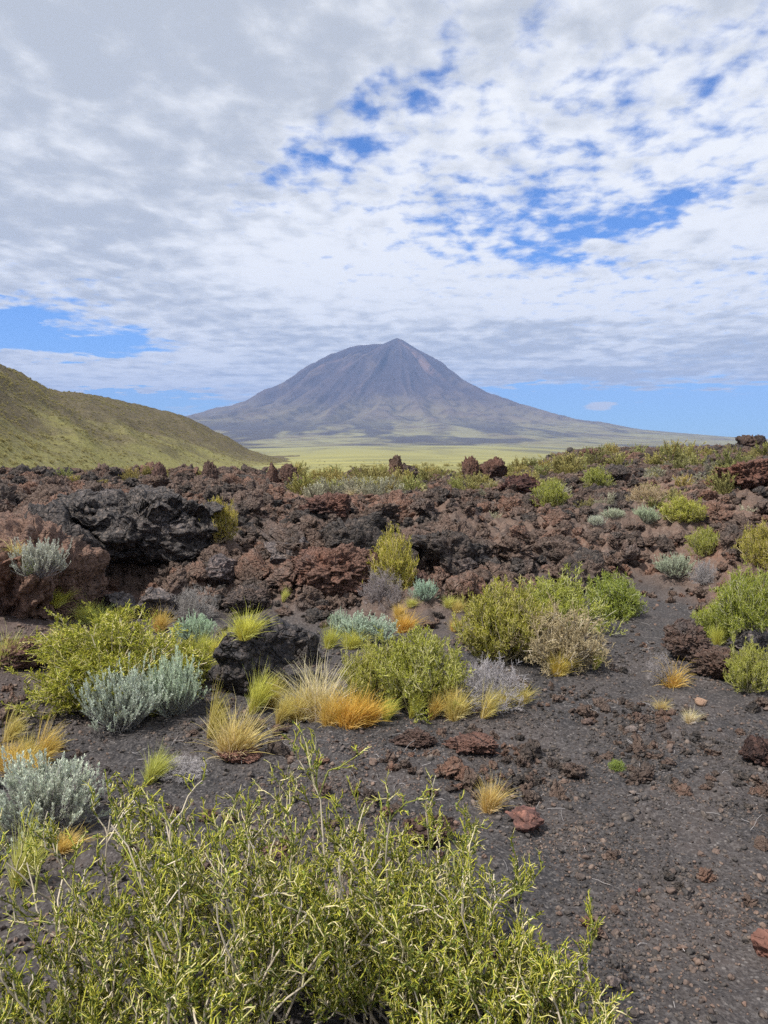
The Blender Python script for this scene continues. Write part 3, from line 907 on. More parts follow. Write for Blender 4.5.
M_BLADE = plant_mat('grass_blade', (0.56, 0.38, 0.12), (0.80, 0.67, 0.23), 0.35, 0.5, 0.55, (0.72, 0.60, 0.36))
M_CUSH = plant_mat('cushion_leaf', (0.26, 0.23, 0.10), (0.56, 0.50, 0.22), 0.2, 0.5)

# ------------------------------------------------------------------ plant growing
def unit(v):
    return v / np.maximum(np.linalg.norm(v, axis=-1, keepdims=True), 1e-9)


def grow(rs, start, dirs, length, r0, r1, nseg, wig, up=0.0):
    """N curved shoots: points (N,nseg+1,3), radii (N,nseg+1)"""
    n = len(start)
    P = np.zeros((n, nseg + 1, 3)); P[:, 0] = start
    d = unit(dirs.copy()); L = np.broadcast_to(length, (n,)) / nseg
    for k in range(nseg):
        d = unit(d + rs.normal(size=(n, 3)) * wig + np.array([0, 0, up]))
        P[:, k + 1] = P[:, k] + d * L[:, None]
    t = np.linspace(0, 1, nseg + 1)[None, :]
    R = np.broadcast_to(r0, (n,))[:, None] * (1 - t) + np.broadcast_to(r1, (n,))[:, None] * t
    return P, R


def offshoots(rs, P, R, per, tmin, tmax, spread, up):
    n, k, _ = P.shape
    idx = np.repeat(np.arange(n), per)
    t = rs.uniform(tmin, tmax, len(idx)) * (k - 1)
    i = np.minimum(t.astype(int), k - 2); f = (t - i)[:, None]
    a = P[idx, i]; b_ = P[idx, i + 1]
    s = a * (1 - f) + b_ * f
    pd = unit(b_ - a)
    rn = rs.normal(size=s.shape); rn -= (rn * pd).sum(1, keepdims=True) * pd
    d = unit(pd + unit(rn) * spread + np.array([0, 0, up]))
    return s, d, R[idx, i], idx


def tubes(P, R, tint0, tint1, rs, sides=3):
    n, k, _ = P.shape
    T = np.zeros_like(P); T[:, 1:-1] = P[:, 2:] - P[:, :-2]; T[:, 0] = P[:, 1] - P[:, 0]; T[:, -1] = P[:, -1] - P[:, -2]
    T = unit(T)
    ref = np.where(np.abs(T[:, :1, 2:3]) > 0.9, np.array([[[1.0, 0, 0]]]), np.array([[[0, 0, 1.0]]]))
    U = unit(np.cross(T, np.broadcast_to(ref, T.shape))); V = np.cross(T, U)
    a = np.arange(sides) * 2 * PI / sides
    ring = P[:, :, None, :] + R[:, :, None, None] * (U[:, :, None, :] * np.cos(a)[None, None, :, None] + V[:, :, None, :] * np.sin(a)[None, None, :, None])
    verts = ring.reshape(-1, 3)
    base = (np.arange(n)[:, None] * k + np.arange(k - 1)[None, :]) * sides
    q_ = []
    for s in range(sides):
        s2 = (s + 1) % sides
        q_.append(np.stack([base + s, base + s2, base + sides + s2, base + sides + s], -1).reshape(-1, 4))
    tint = np.broadcast_to(np.linspace(0, 1, k)[None, :, None] * (tint1 - tint0) + tint0, (n, k, sides)).ravel()
    rnd = np.broadcast_to(rs.uniform(0, 1, n)[:, None, None], (n, k, sides)).ravel()
    return verts, np.concatenate(q_), tint, rnd


def leaves(pos, dirs, length, width, rs, tint):
    n = len(pos)
    d = unit(dirs); s = unit(np.cross(d, rs.normal(size=(n, 3)))); nn = np.cross(d, s)
    L = np.broadcast_to(length, (n,))[:, None]; Wd = np.broadcast_to(width, (n,))[:, None]
    v = np.stack([pos, pos + d * L * 0.5 + s * Wd * 0.5 + nn * Wd * 0.15, pos + d * L, pos + d * L * 0.5 - s * Wd * 0.5 + nn * Wd * 0.15], 1).reshape(-1, 3)
    q_ = np.arange(n * 4).reshape(n, 4)
    return v, q_, np.repeat(np.broadcast_to(tint, (n,)), 4), np.repeat(rs.uniform(0, 1, n), 4)


def combine(parts):
    vs_, qs_, ts_, rs_ = [], [], [], []; o = 0
    for v, q_, t, r_ in parts:
        vs_.append(v); qs_.append(q_ + o); ts_.append(t); rs_.append(r_); o += len(v)
    return np.concatenate(vs_), np.concatenate(qs_), np.concatenate(ts_), np.concatenate(rs_)


def pmesh(name, parts, mat, smooth=False):
    v, q_, t, r_ = combine(parts)
    return mesh_np(name, v, q_, attrs={'tint': np.clip(t, 0, 1), 'rnd': r_}, smooth=smooth, mat=mat)


def dome_dirs(rs, n, flat=0.15, top=1.0):
    a = rs.uniform(0, 2 * PI, n); z = rs.uniform(flat, top, n)
    s = np.sqrt(1 - z * z)
    return np.stack([np.cos(a) * s, np.sin(a) * s, z], 1)


def shrub_meshes(seed, n0=70, R=0.5, Hh=0.5, per1=7, per2=5, per3=3, twig=1.0, leafn=1, leaf=0.012, leafw=0.45, thick=1.0,
                 uneven=0.22, leaf_mat=None, twig_mat=None, wood_mat=None, thorn=0.018, flat=0.12, zig=0.22, up=0.05, base_r=0.12, sp1=0.75, sp2=0.9):
    """bush of forking shoots: (branch mesh, twig mesh, leaf mesh)"""
    rs = np.random.RandomState(seed)
    d = dome_dirs(rs, n0, flat)
    # uneven outline: the reach differs by bearing
    reach = 1.0 + uneven * fbm3(d * 1.4 + seed, 0.8, 3) * 2 + rs.uniform(-0.14, 0.06, n0)
    L = reach / np.sqrt((d[:, 0] ** 2 + d[:, 1] ** 2) / R ** 2 + d[:, 2] ** 2 / Hh ** 2)
    st = rs.normal(size=(n0, 3)) * base_r * R; st[:, 2] = 0
    P0, R0 = grow(rs, st, d * [1, 1, 1], L, 0.0042 * thick, 0.0017 * thick, 10, zig * 0.62, up * 0.6)
    s1, d1, r1, i1 = offshoots(rs, P0, R0, per1, 0.25, 1.0, sp1, up)
    P1, R1 = grow(rs, s1, d1, L[i1] * rs.uniform(0.14, 0.30, len(i1)), 0.0026 * thick, 0.0014 * thick, 5, zig, up)
    s2, d2, r2, i2 = offshoots(rs, P1, R1, per2, 0.2, 1.0, sp2, up)
    P2, R2 = grow(rs, s2, d2, 0.058 * twig * rs.uniform(0.5, 1.3, len(i2)), 0.0019 * thick, 0.0013 * thick, 3, zig * 1.25, up)
    parts_b = [tubes(P0, R0, 0.0, 0.7, rs, 4)]
    dead = rs.uniform(0, 1, len(P1)) < 0.22
    parts_b.append(tubes(P1[dead], R1[dead], 0.4, 1.0, rs))
    parts_t = [tubes(P1[~dead], R1[~dead], 0.0, 0.5, rs), tubes(P2, R2, 0.35, 1.0, rs)]
    if per3:
        s3, d3, r3, i3 = offshoots(rs, P2, R2, per3, 0.3, 1.0, 1.1, up)
        P3, R3 = grow(rs, s3, d3, thorn * rs.uniform(0.6, 1.4, len(i3)), 0.0013 * thick, 0.0006 * thick, 1, 0.1)
        parts_t.append(tubes(P3, R3, 0.7, 1.0, rs))
    out = [pmesh('branches', parts_b, wood_mat or M_WOOD), pmesh('twigs', parts_t, twig_mat or M_TWIG), None]
    if leafn:
        s4, d4, r4, i4 = offshoots(rs, P2, R2, leafn, 0.0, 1.0, 1.0, 0.1)
        if leafn > 1:
            s5, d5, r5, i5 = offshoots(rs, P1, R1, leafn * 2, 0.2, 1.0, 1.0, 0.1)
            s4 = np.concatenate([s4, s5]); d4 = np.concatenate([d4, d5])
        tt_ = rs.uniform(0, 1, len(s4))
        out[2] = pmesh('leaves', [leaves(s4, d4, leaf * rs.uniform(0.6, 1.3, len(s4)), leaf * leafw, rs, tt_)], leaf_mat or M_TLEAF)
    return out


def sage_meshes(seed, n0=230, R=0.5, Hh=0.45, per=2, lv=34, leaf=0.022, thick=1.0, leaf_mat=None, dead=0.15):
    rs = np.random.RandomState(seed)
    d = dome_dirs(rs, n0, 0.18)
    reach = 1.0 + 0.22 * fbm3(d * 1.3 + seed, 0.7, 3) * 2 + rs.uniform(-0.18, 0.08, n0)
    L = reach / np.sqrt((d[:, 0] ** 2 + d[:, 1] ** 2) / R ** 2 + d[:, 2] ** 2 / Hh ** 2)
    st = rs.normal(size=(n0, 3)) * 0.10 * R; st[:, 2] = 0
    P0, R0 = grow(rs, st, d, L, 0.004 * thick, 0.0018 * thick, 7, 0.08, 0.09)
    s1, d1, r1, i1 = offshoots(rs, P0, R0, per, 0.5, 0.95, 0.5, 0.5)
    P1, R1 = grow(rs, s1, d1, L[i1] * rs.uniform(0.12, 0.28, len(i1)), 0.0022 * thick, 0.0014 * thick, 3, 0.06, 0.2)
    br = pmesh('branches', [tubes(P0, R0, 0.0, 0.6, rs), tubes(P1, R1, 0.3, 0.9, rs)], M_DEAD)
    s2, d2, r2, i2 = offshoots(rs, P0, R0, lv, 0.55, 1.0, 1.2, 0.7)
    s3, d3, r3, i3 = offshoots(rs, P1, R1, int(lv * 0.7), 0.2, 1.0, 1.2, 0.7)
    s = np.concatenate([s2, s3]); dd_ = np.concatenate([d2, d3])
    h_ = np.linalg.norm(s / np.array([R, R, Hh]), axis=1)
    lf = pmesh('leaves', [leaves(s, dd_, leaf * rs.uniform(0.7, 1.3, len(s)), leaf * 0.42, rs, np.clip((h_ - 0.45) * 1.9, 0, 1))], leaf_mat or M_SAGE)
    return [br, None, lf]


def tuft_mesh(name, seed, n=170, R=0.5, Hh=1.0, lean=(0.15, 0.0), width=0.012, droop=0.5, splay=0.55, mat=None, curl=0.35):
    """tussock one unit high, blades fanning from a tight base; lean = wind"""
    rs = np.random.RandomState(seed)
    a = rs.uniform(0, 2 * PI, n); rr = np.sqrt(rs.uniform(0, 1, n)) * 0.13
    st = np.stack([np.cos(a) * rr, np.sin(a) * rr, np.zeros(n)], 1)
    # a tussock is several crowded shoots, each with its own lean and height
    nc_ = 6
    cid = rs.randint(0, nc_, n); ca = rs.uniform(0, 2 * PI, nc_); cr_ = rs.uniform(0.03, 0.22, nc_)
    coff = np.stack([np.cos(ca) * cr_, np.sin(ca) * cr_, 0 * ca], 1)
    st = st * [0.7, 0.7, 1] + coff[cid]
    clean = rs.normal(0, 0.22, (nc_, 2)); chgt = rs.uniform(0.6, 1.1, nc_)
    old = rs.uniform(0, 1, n) < 0.18
    sp = np.abs(rs.normal(0, splay, n))
    sp = sp * (1 + 1.6 * old)
    d = unit(np.stack([np.cos(a) * sp + lean[0] + clean[cid, 0], np.sin(a) * sp + lean[1] + clean[cid, 1], np.ones(n)], 1))
    L = rs.uniform(0.35, 1.1, n) ** 0.8 * Hh * chgt[cid] * (1 - 0.35 * old)
    K = 5
    P = np.zeros((n, K + 1, 3)); P[:, 0] = st
    out_ = np.stack([np.cos(a), np.sin(a), np.zeros(n)], 1)
    for k in range(K):
        d = unit(d + out_ * curl * 0.12 * (k + 1) * rs.uniform(0.3, 1.4, n)[:, None] + np.array([lean[0] * 0.25, lean[1] * 0.25, -droop * 0.05 * k]) + rs.normal(size=(n, 3)) * 0.075)
        P[:, k + 1] = P[:, k] + d * (L / K)[:, None]
    side = unit(np.cross(d, rs.normal(size=(n, 3))))
    t = np.linspace(0, 1, K + 1)
    wv = width * (1 - t ** 1.8) * 0.5 + width * 0.06
    A = P + side[:, None, :] * wv[None, :, None]; B = P - side[:, None, :] * wv[None, :, None]
    v = np.stack([A, B], 2).reshape(-1, 3)
    b0 = (np.arange(n)[:, None] * (K + 1) + np.arange(K)[None, :]) * 2
    q_ = np.stack([b0, b0 + 1, b0 + 3, b0 + 2], -1).reshape(-1, 4)
    tint = np.broadcast_to(t[None, :, None], (n, K + 1, 2)).ravel()
    rnd = np.broadcast_to(np.where(old, 0.98, rs.uniform(0, 0.85, n))[:, None, None], (n, K + 1, 2)).ravel()
    v[:, 2] *= 1.0 / np.percentile(v[:, 2], 99)
    v[:, :2] *= 0.5 / np.percentile(np.hypot(v[:, 0], v[:, 1]), 95)
    return pmesh(name, [(v, q_, tint, rnd)], mat or M_BLADE)


from mathutils.bvhtree import BVHTree
_vv, _ff, _o = [], [], 0
for me_, M4 in HERO:
    n_ = len(me_.vertices); co = np.zeros(n_ * 3, np.float32); me_.vertices.foreach_get('co', co)
    co = np.c_[co.reshape(-1, 3), np.ones(n_)] @ np.array(M4).T
    fi = np.zeros(len(me_.polygons) * 3, np.int32); me_.polygons.foreach_get('vertices', fi)
    _vv.append(co[:, :3]); _ff.append(fi.reshape(-1, 3) + _o); _o += n_
BVH = BVHTree.FromPolygons(np.concatenate(_vv).tolist(), np.concatenate(_ff).tolist())


def sight(px, py, dist=None):
    """where the ground or a named rock is met; falls back to the ground at a known distance"""
    g = ground_hit(px, py)
    dr = pix_dir(px, py)
    loc, nrm, _, _ = BVH.ray_cast(Vector((0, 0, CAM_H)), dr.normalized())
    if loc is not None and math.hypot(loc.x, loc.y) < math.hypot(g[0], g[1]) and nrm.z > 0.1:
        g = (loc.x, loc.y, loc.z - 0.02)
    if dist is not None and abs(math.hypot(g[0], g[1]) / dist - 1) > 0.30:
        x, y, _ = at_dist(px, py, dist); return x, y, Hs(x, y)
    return g


def place(root, px, top, basepy, wpx, native_w=1.0, native_h=0.5, dist=None, rot=None, sink=0.02):
    x, y, z = sight(px, basepy, dist)
    d_ = math.hypot(x, y)
    wd = wpx * d_ / F
    on_rock = z > Hs(x, y) + 0.03
    if not on_rock:
        k = (d_ + wd * 0.3) / d_
        x *= k; y *= k; z = Hs(x, y)
    hgt = min(max(at_dist(px, top, math.hypot(x, y))[2] - z, 0.3 * wd), wd * (2.2 if native_h > 0.8 else 1.15))
    root.location = (x, y, z - sink * hgt)
    root.scale = (wd / native_w, wd / native_w, hgt / native_h)
    root.rotation_euler = (0, 0, random.uniform(0, 6.28) if rot is None else rot)
    rect_block.append((px - wpx * 0.5, px + wpx * 0.5, basepy, d_))
    return d_


random.seed(4)
PROTO = {}
def make_plant(name, meshes, label, cat, group, colour=(1, 1, 1)):
    """Empty at the base with branches, twigs and leaves as children"""
    root = bpy.data.objects.new(name, None); COL.objects.link(root)
    root.empty_display_size = 0.1
    tag(root, label, cat, group)
    for me, nm in zip(meshes, ('branches', 'twigs', 'leaves')):
        if me is not None:
            o = link(nm, me, root); o.color = tuple(colour) + (1,)
    return root


def recolour(root, colour):
    for ch in root.children: ch.color = tuple(colour) + (1,)
    if root.type == 'MESH': root.color = tuple(colour) + (1,)


# ------------------------------------------------------------------ the big thorny bushes in front
def thorn_bush(seed, x, y, R, Hh, n0, label, rot=0.0, sc=1.0):
    ms = shrub_meshes(seed, n0=n0, R=R, Hh=Hh, per1=9, per2=4, per3=3, twig=1.0, leafn=6, leaf=0.0085, leafw=0.8, thick=1.15,
                      uneven=0.24, leaf_mat=M_TLEAF, twig_mat=M_TWIG, thorn=0.0165, flat=0.08, zig=0.36, up=0.26, base_r=0.28, sp1=0.60, sp2=0.75)
    root = make_plant('thorny_shrub', ms, label, 'shrub', 'thorny shrubs growing across the foreground')
    root.location = (x, y, Hs(x, y) - 0.02)
    root.rotation_euler = (0, 0, rot)
    return root

thorn_bush(101, -0.44, 1.98, 0.54, 0.63, 84, 'big spiny yellow-green shrub next to the pale sage bush, with tan forked twigs')
thorn_bush(122, 0.0, 2.08, 0.34, 0.80, 64, 'tall narrow spiny shrub with bleached bare branches, highest in the middle foreground')
thorn_bush(103, 0.34, 1.84, 0.36, 0.44, 44, 'low spiny yellow-green shrub spreading onto the dark gravel')
thorn_bush(104, -0.98, 1.72, 0.44, 0.27, 40, 'low spiny green shrub cut by the frame below the tall yellow tussock')

# ------------------------------------------------------------------ prototypes used for the middle distance
KIND = {
    'green': ('green_shrub', 'shrub', lambda s: shrub_meshes(s, n0=160, per1=8, per2=6, per3=1, twig=1.0, leafn=6, leaf=0.015, leafw=0.5, thick=1.2, leaf_mat=M_GLEAF, uneven=0.20), 'leafy green shrubs'),
    'yellow': ('yellow_green_shrub', 'shrub', lambda s: shrub_meshes(s, n0=120, per1=8, per2=6, per3=2, twig=1.1, leafn=3, leaf=0.022, leafw=0.32, thick=1.6, leaf_mat=M_YLEAF, uneven=0.28, up=0.15), 'wiry yellow-green shrubs'),
    'straw': ('straw_shrub', 'shrub', lambda s: shrub_meshes(s, n0=90, per1=7, per2=5, per3=2, twig=1.0, leafn=2, leaf=0.020, leafw=0.35, thick=1.5, leaf_mat=M_STRAW, twig_mat=M_STRAW, uneven=0.25), 'straw-coloured dry shrubs'),
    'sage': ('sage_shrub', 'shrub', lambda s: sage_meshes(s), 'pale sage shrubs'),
    'dead': ('dead_shrub', 'shrub', lambda s: shrub_meshes(s, n0=110, per1=8, per2=5, per3=2, twig=1.1, leafn=0, thick=1.2, twig_mat=M_DEAD, wood_mat=M_DEAD, uneven=0.2), 'dry grey twiggy shrubs'),
}
VAR = {}
def proto(kind, v):
    if (kind, v) not in VAR:
        VAR[(kind, v)] = KIND[kind][2](300 + 17 * v + len(kind))
    return VAR[(kind, v)]

# kind, variant, px, top, base, width, colour, dist, label
P = [
 ('sage', 0, 45, 764, 848, 140, (1.0, 1.02, 1.0), None, 'large pale silver-green sage bush above the foreground spiny shrub'),
 ('sage', 1, 122, 672, 738, 98, (0.95, 1.0, 0.98), None, 'pale blue-grey sage bush in front of the wide bright green shrub'),
 ('sage', 2, 172, 658, 722, 70, (0.98, 1.08, 0.98), None, 'taller minty sage bush close against the blue-grey one'),
 ('green', 0, 112, 620, 716, 170, (1.12, 1.12, 1.0), None, 'wide bright green leafy shrub behind the blue-grey sage bush'),
 ('green', 1, 178, 640, 690, 80, (1.1, 1.1, 1.0), None, 'smaller olive green leafy shrub joined onto the wide bright green one'),
 ('yellow', 0, 418, 640, 716, 120, (0.93, 1.0, 0.85), None, 'wide yellow-green shrub in the centre, behind the orange tussocks'),
 ('yellow', 1, 368, 655, 712, 70, (0.98, 1.02, 0.9), None, 'small yellow-green shrub filling the gap behind the pale feathery grass'),
 ('dead', 0, 487, 664, 714, 80, (1, 1, 1.03), None, 'grey leafless twiggy shrub beside the wide yellow-green one'),
 ('yellow', 0, 500, 592, 668, 104, (0.95, 0.95, 0.82), None, 'big grey-green wiry shrub joined to the straw-coloured bush'),
 ('straw', 0, 553, 606, 676, 104, (1, 1, 1), None, 'big straw-coloured dry bush by the start of the path'),
 ('yellow', 1, 560, 586, 640, 96, (0.9, 1.0, 0.85), 6.9, 'yellow-green shrub rising behind the straw-coloured bush'),
 ('green', 0, 613, 577, 620, 56, (0.9, 1.05, 1.0), None, 'fresh green shrub at the edge of the rubble, beyond the straw bush'),
 ('yellow', 1, 391, 543, 588, 54, (1.15, 1.1, 0.85), 7.4, 'bright yellow shrub with a skirt of grey dead stems on the reddish mound'),
 ('dead', 0, 384, 572, 606, 48, (0.8, 0.75, 0.75), 7.1, 'tangle of grey dead stems under the bright yellow shrub'),
 ('sage', 0, 425, 581, 606, 32, (0.82, 1.0, 0.92), 7.3, 'small blue-green cushion beside the bright yellow shrub'),
 ('yellow', 0, 218, 504, 540, 42, (1.05, 0.95, 0.8), 9.6, 'olive-yellow bush growing from the rocks beside the outcrop'),
 ('green', 0, 748, 574, 626, 56, (0.95, 1.05, 1.0), None, 'dark green leafy shrub cut by the frame, above the smooth grey boulder'),
 ('green', 1, 713, 604, 642, 40, (1.0, 1.1, 1.0), None, 'small green shrub in front of the dark green leafy one'),
 ('yellow', 1, 748, 651, 697, 46, (0.93, 1.0, 0.85), None, 'yellowish bush at the frame edge below the smooth grey boulder'),
 ('yellow', 0, 705, 531, 562, 32, (0.88, 0.95, 0.8), 10.0, 'olive shrub standing between the two largest yellow-green ones'),
 ('yellow', 1, 762, 531, 572, 42, (1.0, 0.95, 0.8), 9.2, 'mustard shrub at the frame edge above the dark green leafy one'),
 ('sage', 1, 674, 556, 586, 46, (0.82, 0.85, 0.75), 9.2, 'dull grey-green wispy shrub at the far end of the path'),
 ('dead', 0, 703, 562, 588, 24, (0.9, 0.9, 0.9), 9.2, 'little grey dead shrub beside the wispy grey-green one'),
 ('yellow', 0, 681, 500, 528, 46, (1.0, 1.05, 0.8), 12.2, 'round yellow-green shrub standing out on the purple lava'),
 ('sage', 2, 645, 507, 524, 30, (0.88, 0.95, 0.78), 12.4, 'pale green round cushion left of the round yellow-green shrub'),
 ('sage', 0, 614, 509, 522, 26, (0.95, 0.97, 0.85), 12.6, 'whitish cushion plant, middle one of three on the purple lava'),
 ('sage', 1, 596, 516, 530, 20, (1.05, 1.05, 1.0), 12.2, 'smallest whitish cushion plant of three on the purple lava'),
 ('straw', 0, 647, 484, 506, 34, (1.1, 1.05, 1.05), 14.5, 'feathery straw-coloured shrub in the far rubble'),
 ('yellow', 1, 597, 470, 489, 28, (0.85, 0.95, 0.8), 18, 'olive shrub on the lava where the reddish ridge ends'),
 ('yellow', 0, 552, 483, 508, 34, (0.88, 0.98, 0.8), 14.6, 'yellow-green shrub beyond the purple-brown mound'),
 ('sage', 1, 40, 542, 574, 58, (0.95, 0.92, 0.92), 7.0, 'silvery wispy shrub on top of the tilted slab'),
 ('sage', 0, 195, 617, 648, 52, (0.86, 1.02, 0.88), 6.35, 'minty green sage cushion behind the bright green shrub'),
 ('dead', 0, 194, 590, 622, 46, (0.85, 0.85, 0.82), 7.1, 'dry grey-green twiggy bush below the purplish grey boulder'),
 ('sage', 2, 365, 616, 648, 76, (0.86, 0.97, 0.9), 6.2, 'low spreading blue-green shrub below the reddish mound'),
 ('sage', 0, 340, 612, 636, 30, (0.9, 1.0, 0.92), 6.5, 'small pale blue-green shrub behind the dark ribbed boulder'),
 ('dead', 0, 660, 655, 686, 26, (0.95, 0.93, 0.93), None, 'small grey dead shrub behind the flattened orange tussock'),
 ('dead', 0, 182, 760, 784, 50, (1.1, 1.1, 1.12), None, 'flat pale tangle of dead twigs beside the green tussock'),
 ('dead', 0, 228, 655, 676, 20, (0.8, 0.75, 0.8), None, 'tiny grey dead shrub next to the low black boulder'),
 ('green', 1, 616, 760, 772, 16, (0.8, 1.0, 1.0), None, 'tiny green sprout alone on the dark gravel'),
]
done = set()
for kind, v, px, top, bs, wp, colr, ds, lab in P:
    nm, cat, mk, grp = KIND[kind]
    ms = proto(kind, v)
    root = make_plant(nm, ms, lab, cat, None, colr)
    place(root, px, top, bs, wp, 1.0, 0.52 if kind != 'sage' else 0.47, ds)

# ------------------------------------------------------------------ tussocks
TV = [tuft_mesh('tussock', 500, 560, lean=(0.22, 0), splay=0.26), tuft_mesh('tussock', 501, 620, lean=(0.05, 0), splay=0.38, droop=0.6),
      tuft_mesh('tussock', 502, 460, lean=(0.45, 0.1), splay=0.22), tuft_mesh('tussock', 503, 260, lean=(0.1, 0), splay=0.9, droop=1.2, curl=0.6),
      tuft_mesh('tussock', 504, 520, lean=(-0.05, 0), splay=0.42, width=0.012, droop=0.4)]
ORG = (1.0, 0.93, 0.72); GLD = (0.95, 1.0, 0.9); YLW = (0.85, 1.05, 0.8); GRN = (0.72, 0.92, 0.6); STR = (1.05, 1.15, 1.9); DORG = (1.05, 0.86, 0.50); LIM = (0.86, 1.06, 0.62)
T = [
 (0, 18, 828, 892, 52, YLW, None, 'tall yellow-green tussock beside the foreground spiny shrub'),
 (1, 64, 836, 862, 40, ORG, None, 'short orange tussock between the large sage bush and spiny shrub'),
 (2, 38, 728, 768, 44, ORG, None, 'slanting orange tussock behind the large pale sage bush'),
 (1, 8, 744, 774, 34, ORG, None, 'small orange tussock cut by the frame behind the large sage bush'),
 (2, 6, 716, 746, 34, GLD, None, 'straw tussock cut by the frame on the dark sand'),
 (1, 6, 638, 674, 40, YLW, None, 'yellow tussock cut by the frame on the brown bank'),
 (1, 28, 736, 770, 20, GLD, None, 'thin golden tussock next to the slanting orange one'),
 (0, 150, 754, 788, 44, GRN, None, 'green sparse tussock behind the tips of the spiny shrub'),
 (2, 210, 696, 742, 34, (0.8, 0.85, 0.6), None, 'brownish green-gold tussock, darkest of the golden pair'),
 (1, 234, 714, 760, 62, (0.98, 1.0, 1.1), None, 'broad pale golden tussock in front of the darker one'),
 (0, 254, 674, 716, 44, LIM, None, 'upright green-yellow tussock below the glossy black boulder'),
 (0, 280, 696, 728, 28, GLD, None, 'small golden tussock beside the upright green-yellow one'),
 (4, 318, 668, 724, 70, STR, None, 'large pale feathery grass clump with pinkish seed heads'),
 (1, 300, 690, 726, 44, GLD, None, 'yellow grass clump at the foot of the pale feathery one'),
 (1, 350, 694, 732, 52, DORG, None, 'deep orange tussock, the brightest in the middle row'),
 (0, 385, 698, 724, 30, LIM, None, 'small lime tussock beside the deep orange one'),
 (0, 432, 694, 722, 26, ORG, None, 'small orange-brown tussock under the yellow-green shrub'),
 (1, 456, 692, 724, 36, GLD, None, 'golden tussock in front of the grey leafless shrub'),
 (2, 482, 692, 722, 34, GLD, None, 'slanting golden tussock beneath the grey leafless shrub'),
 (1, 522, 688, 708, 24, GLD, None, 'small golden tussock at the tip of the grey leafless shrub'),
 (1, 559, 656, 678, 26, (0.95, 0.95, 0.6), None, 'rounded orange-yellow tussock under the straw bush'),
 (0, 594, 650, 672, 16, LIM, None, 'tiny green-yellow tussock at the corner of the straw bush'),
 (3, 671, 664, 690, 36, (1.05, 0.90, 0.6), None, 'flattened bright orange tussock by the rough clinker block'),
 (1, 490, 784, 818, 34, (1.0, 0.95, 0.95), None, 'single pale orange tussock alone on the dark gravel'),
 (1, 246, 614, 636, 36, (0.95, 1.15, 0.6), 6.5, 'bright yellow tussock behind the black boulder'),
 (1, 230, 630, 652, 28, (0.92, 1.1, 0.6), 6.1, 'yellow tussock in front of the bright yellow one'),
 (0, 200, 634, 656, 24, (0.85, 1.08, 0.75), 5.9, 'yellow tussock between the minty cushion and green shrub'),
 (1, 160, 612, 634, 22, ORG, 6.6, 'small orange tussock below the smooth grey boulder'),
 (1, 404, 614, 634, 28, DORG, 6.6, 'orange tussock, larger one below the reddish mound'),
 (1, 399, 606, 618, 16, ORG, 7.0, 'orange tussock, smaller one below the reddish mound'),
 (1, 449, 598, 612, 16, YLW, 7.3, 'small yellow tussock nearest the blue-green cushion'),
 (1, 457, 600, 614, 18, GLD, 7.6, 'small golden tussock below the round dark boulder'),
 (1, 474, 598, 612, 16, YLW, 7.6, 'yellow tussock at the back edge of the wiry shrub'),
 (1, 455, 621, 634, 16, ORG, 6.3, 'orange tussock against the wiry grey-green shrub'),
 (0, 491, 640, 658, 16, ORG, 5.4, 'brown-orange tussock tucked into the front of the wiry shrub'),
 (1, 411, 600, 612, 14, YLW, 7.2, 'tiny lime tussock beneath the blue-green cushion'),
 (1, 45, 578, 592, 24, (0.85, 1.08, 0.6), 6.9, 'lime tussock on the bank, upper one of the row along the slab'),
 (1, 56, 589, 605, 26, (0.9, 1.1, 0.6), 6.6, 'lime tussock on the bank, second one of the row along the slab'),
 (1, 74, 604, 620, 22, (0.9, 1.08, 0.62), 6.3, 'lime tussock on the bank, third one of the row along the slab'),
 (4, 97, 608, 628, 36, (0.85, 1.15, 1.0), 6.2, 'fluffy pale lime tussock at the lower end of the slab'),
 (1, 10, 566, 580, 18, (0.85, 1.1, 0.7), 7.0, 'small yellow tussock on the slab near the frame edge'),
 (0, 30, 560, 574, 16, (0.6, 0.95, 0.6), 6.95, 'small dull green tussock in front of the silvery wispy shrub'),
 (3, 16, 544, 553, 28, (1.0, 1.1, 1.0), 7.3, 'flat yellow tussock high on the slab'),
 (3, 68, 632, 644, 38, (1.0, 0.95, 0.9), 5.8, 'low straw-gold tussock behind the bright green shrub'),
 (3, 660, 700, 712, 22, (0.9, 0.9, 1.0), None, 'thin straw tussock lying flat on the stony path'),
 (1, 225, 534, 545, 16, YLW, 9.0, 'small yellow tussock at the foot of the olive-yellow bush'),
 (1, 718, 628, 646, 18, LIM, None, 'lime tussock beside the smooth dark grey boulder'),
 (3, 352, 488, 497, 20, STR, 15, 'pale tussock on the far edge of the rubble'),
 (0, 283, 590, 604, 12, YLW, 7.4, 'tiny yellow tussock among the boulders beside the reddish mound'),
 (1, 352, 632, 652, 30, (0.88, 1.06, 0.6), 5.9, 'green-yellow tussock below the low spreading blue-green shrub'),
 (1, 330, 628, 650, 20, LIM, 5.9, 'lime tussock against the dark ribbed boulder'),
]
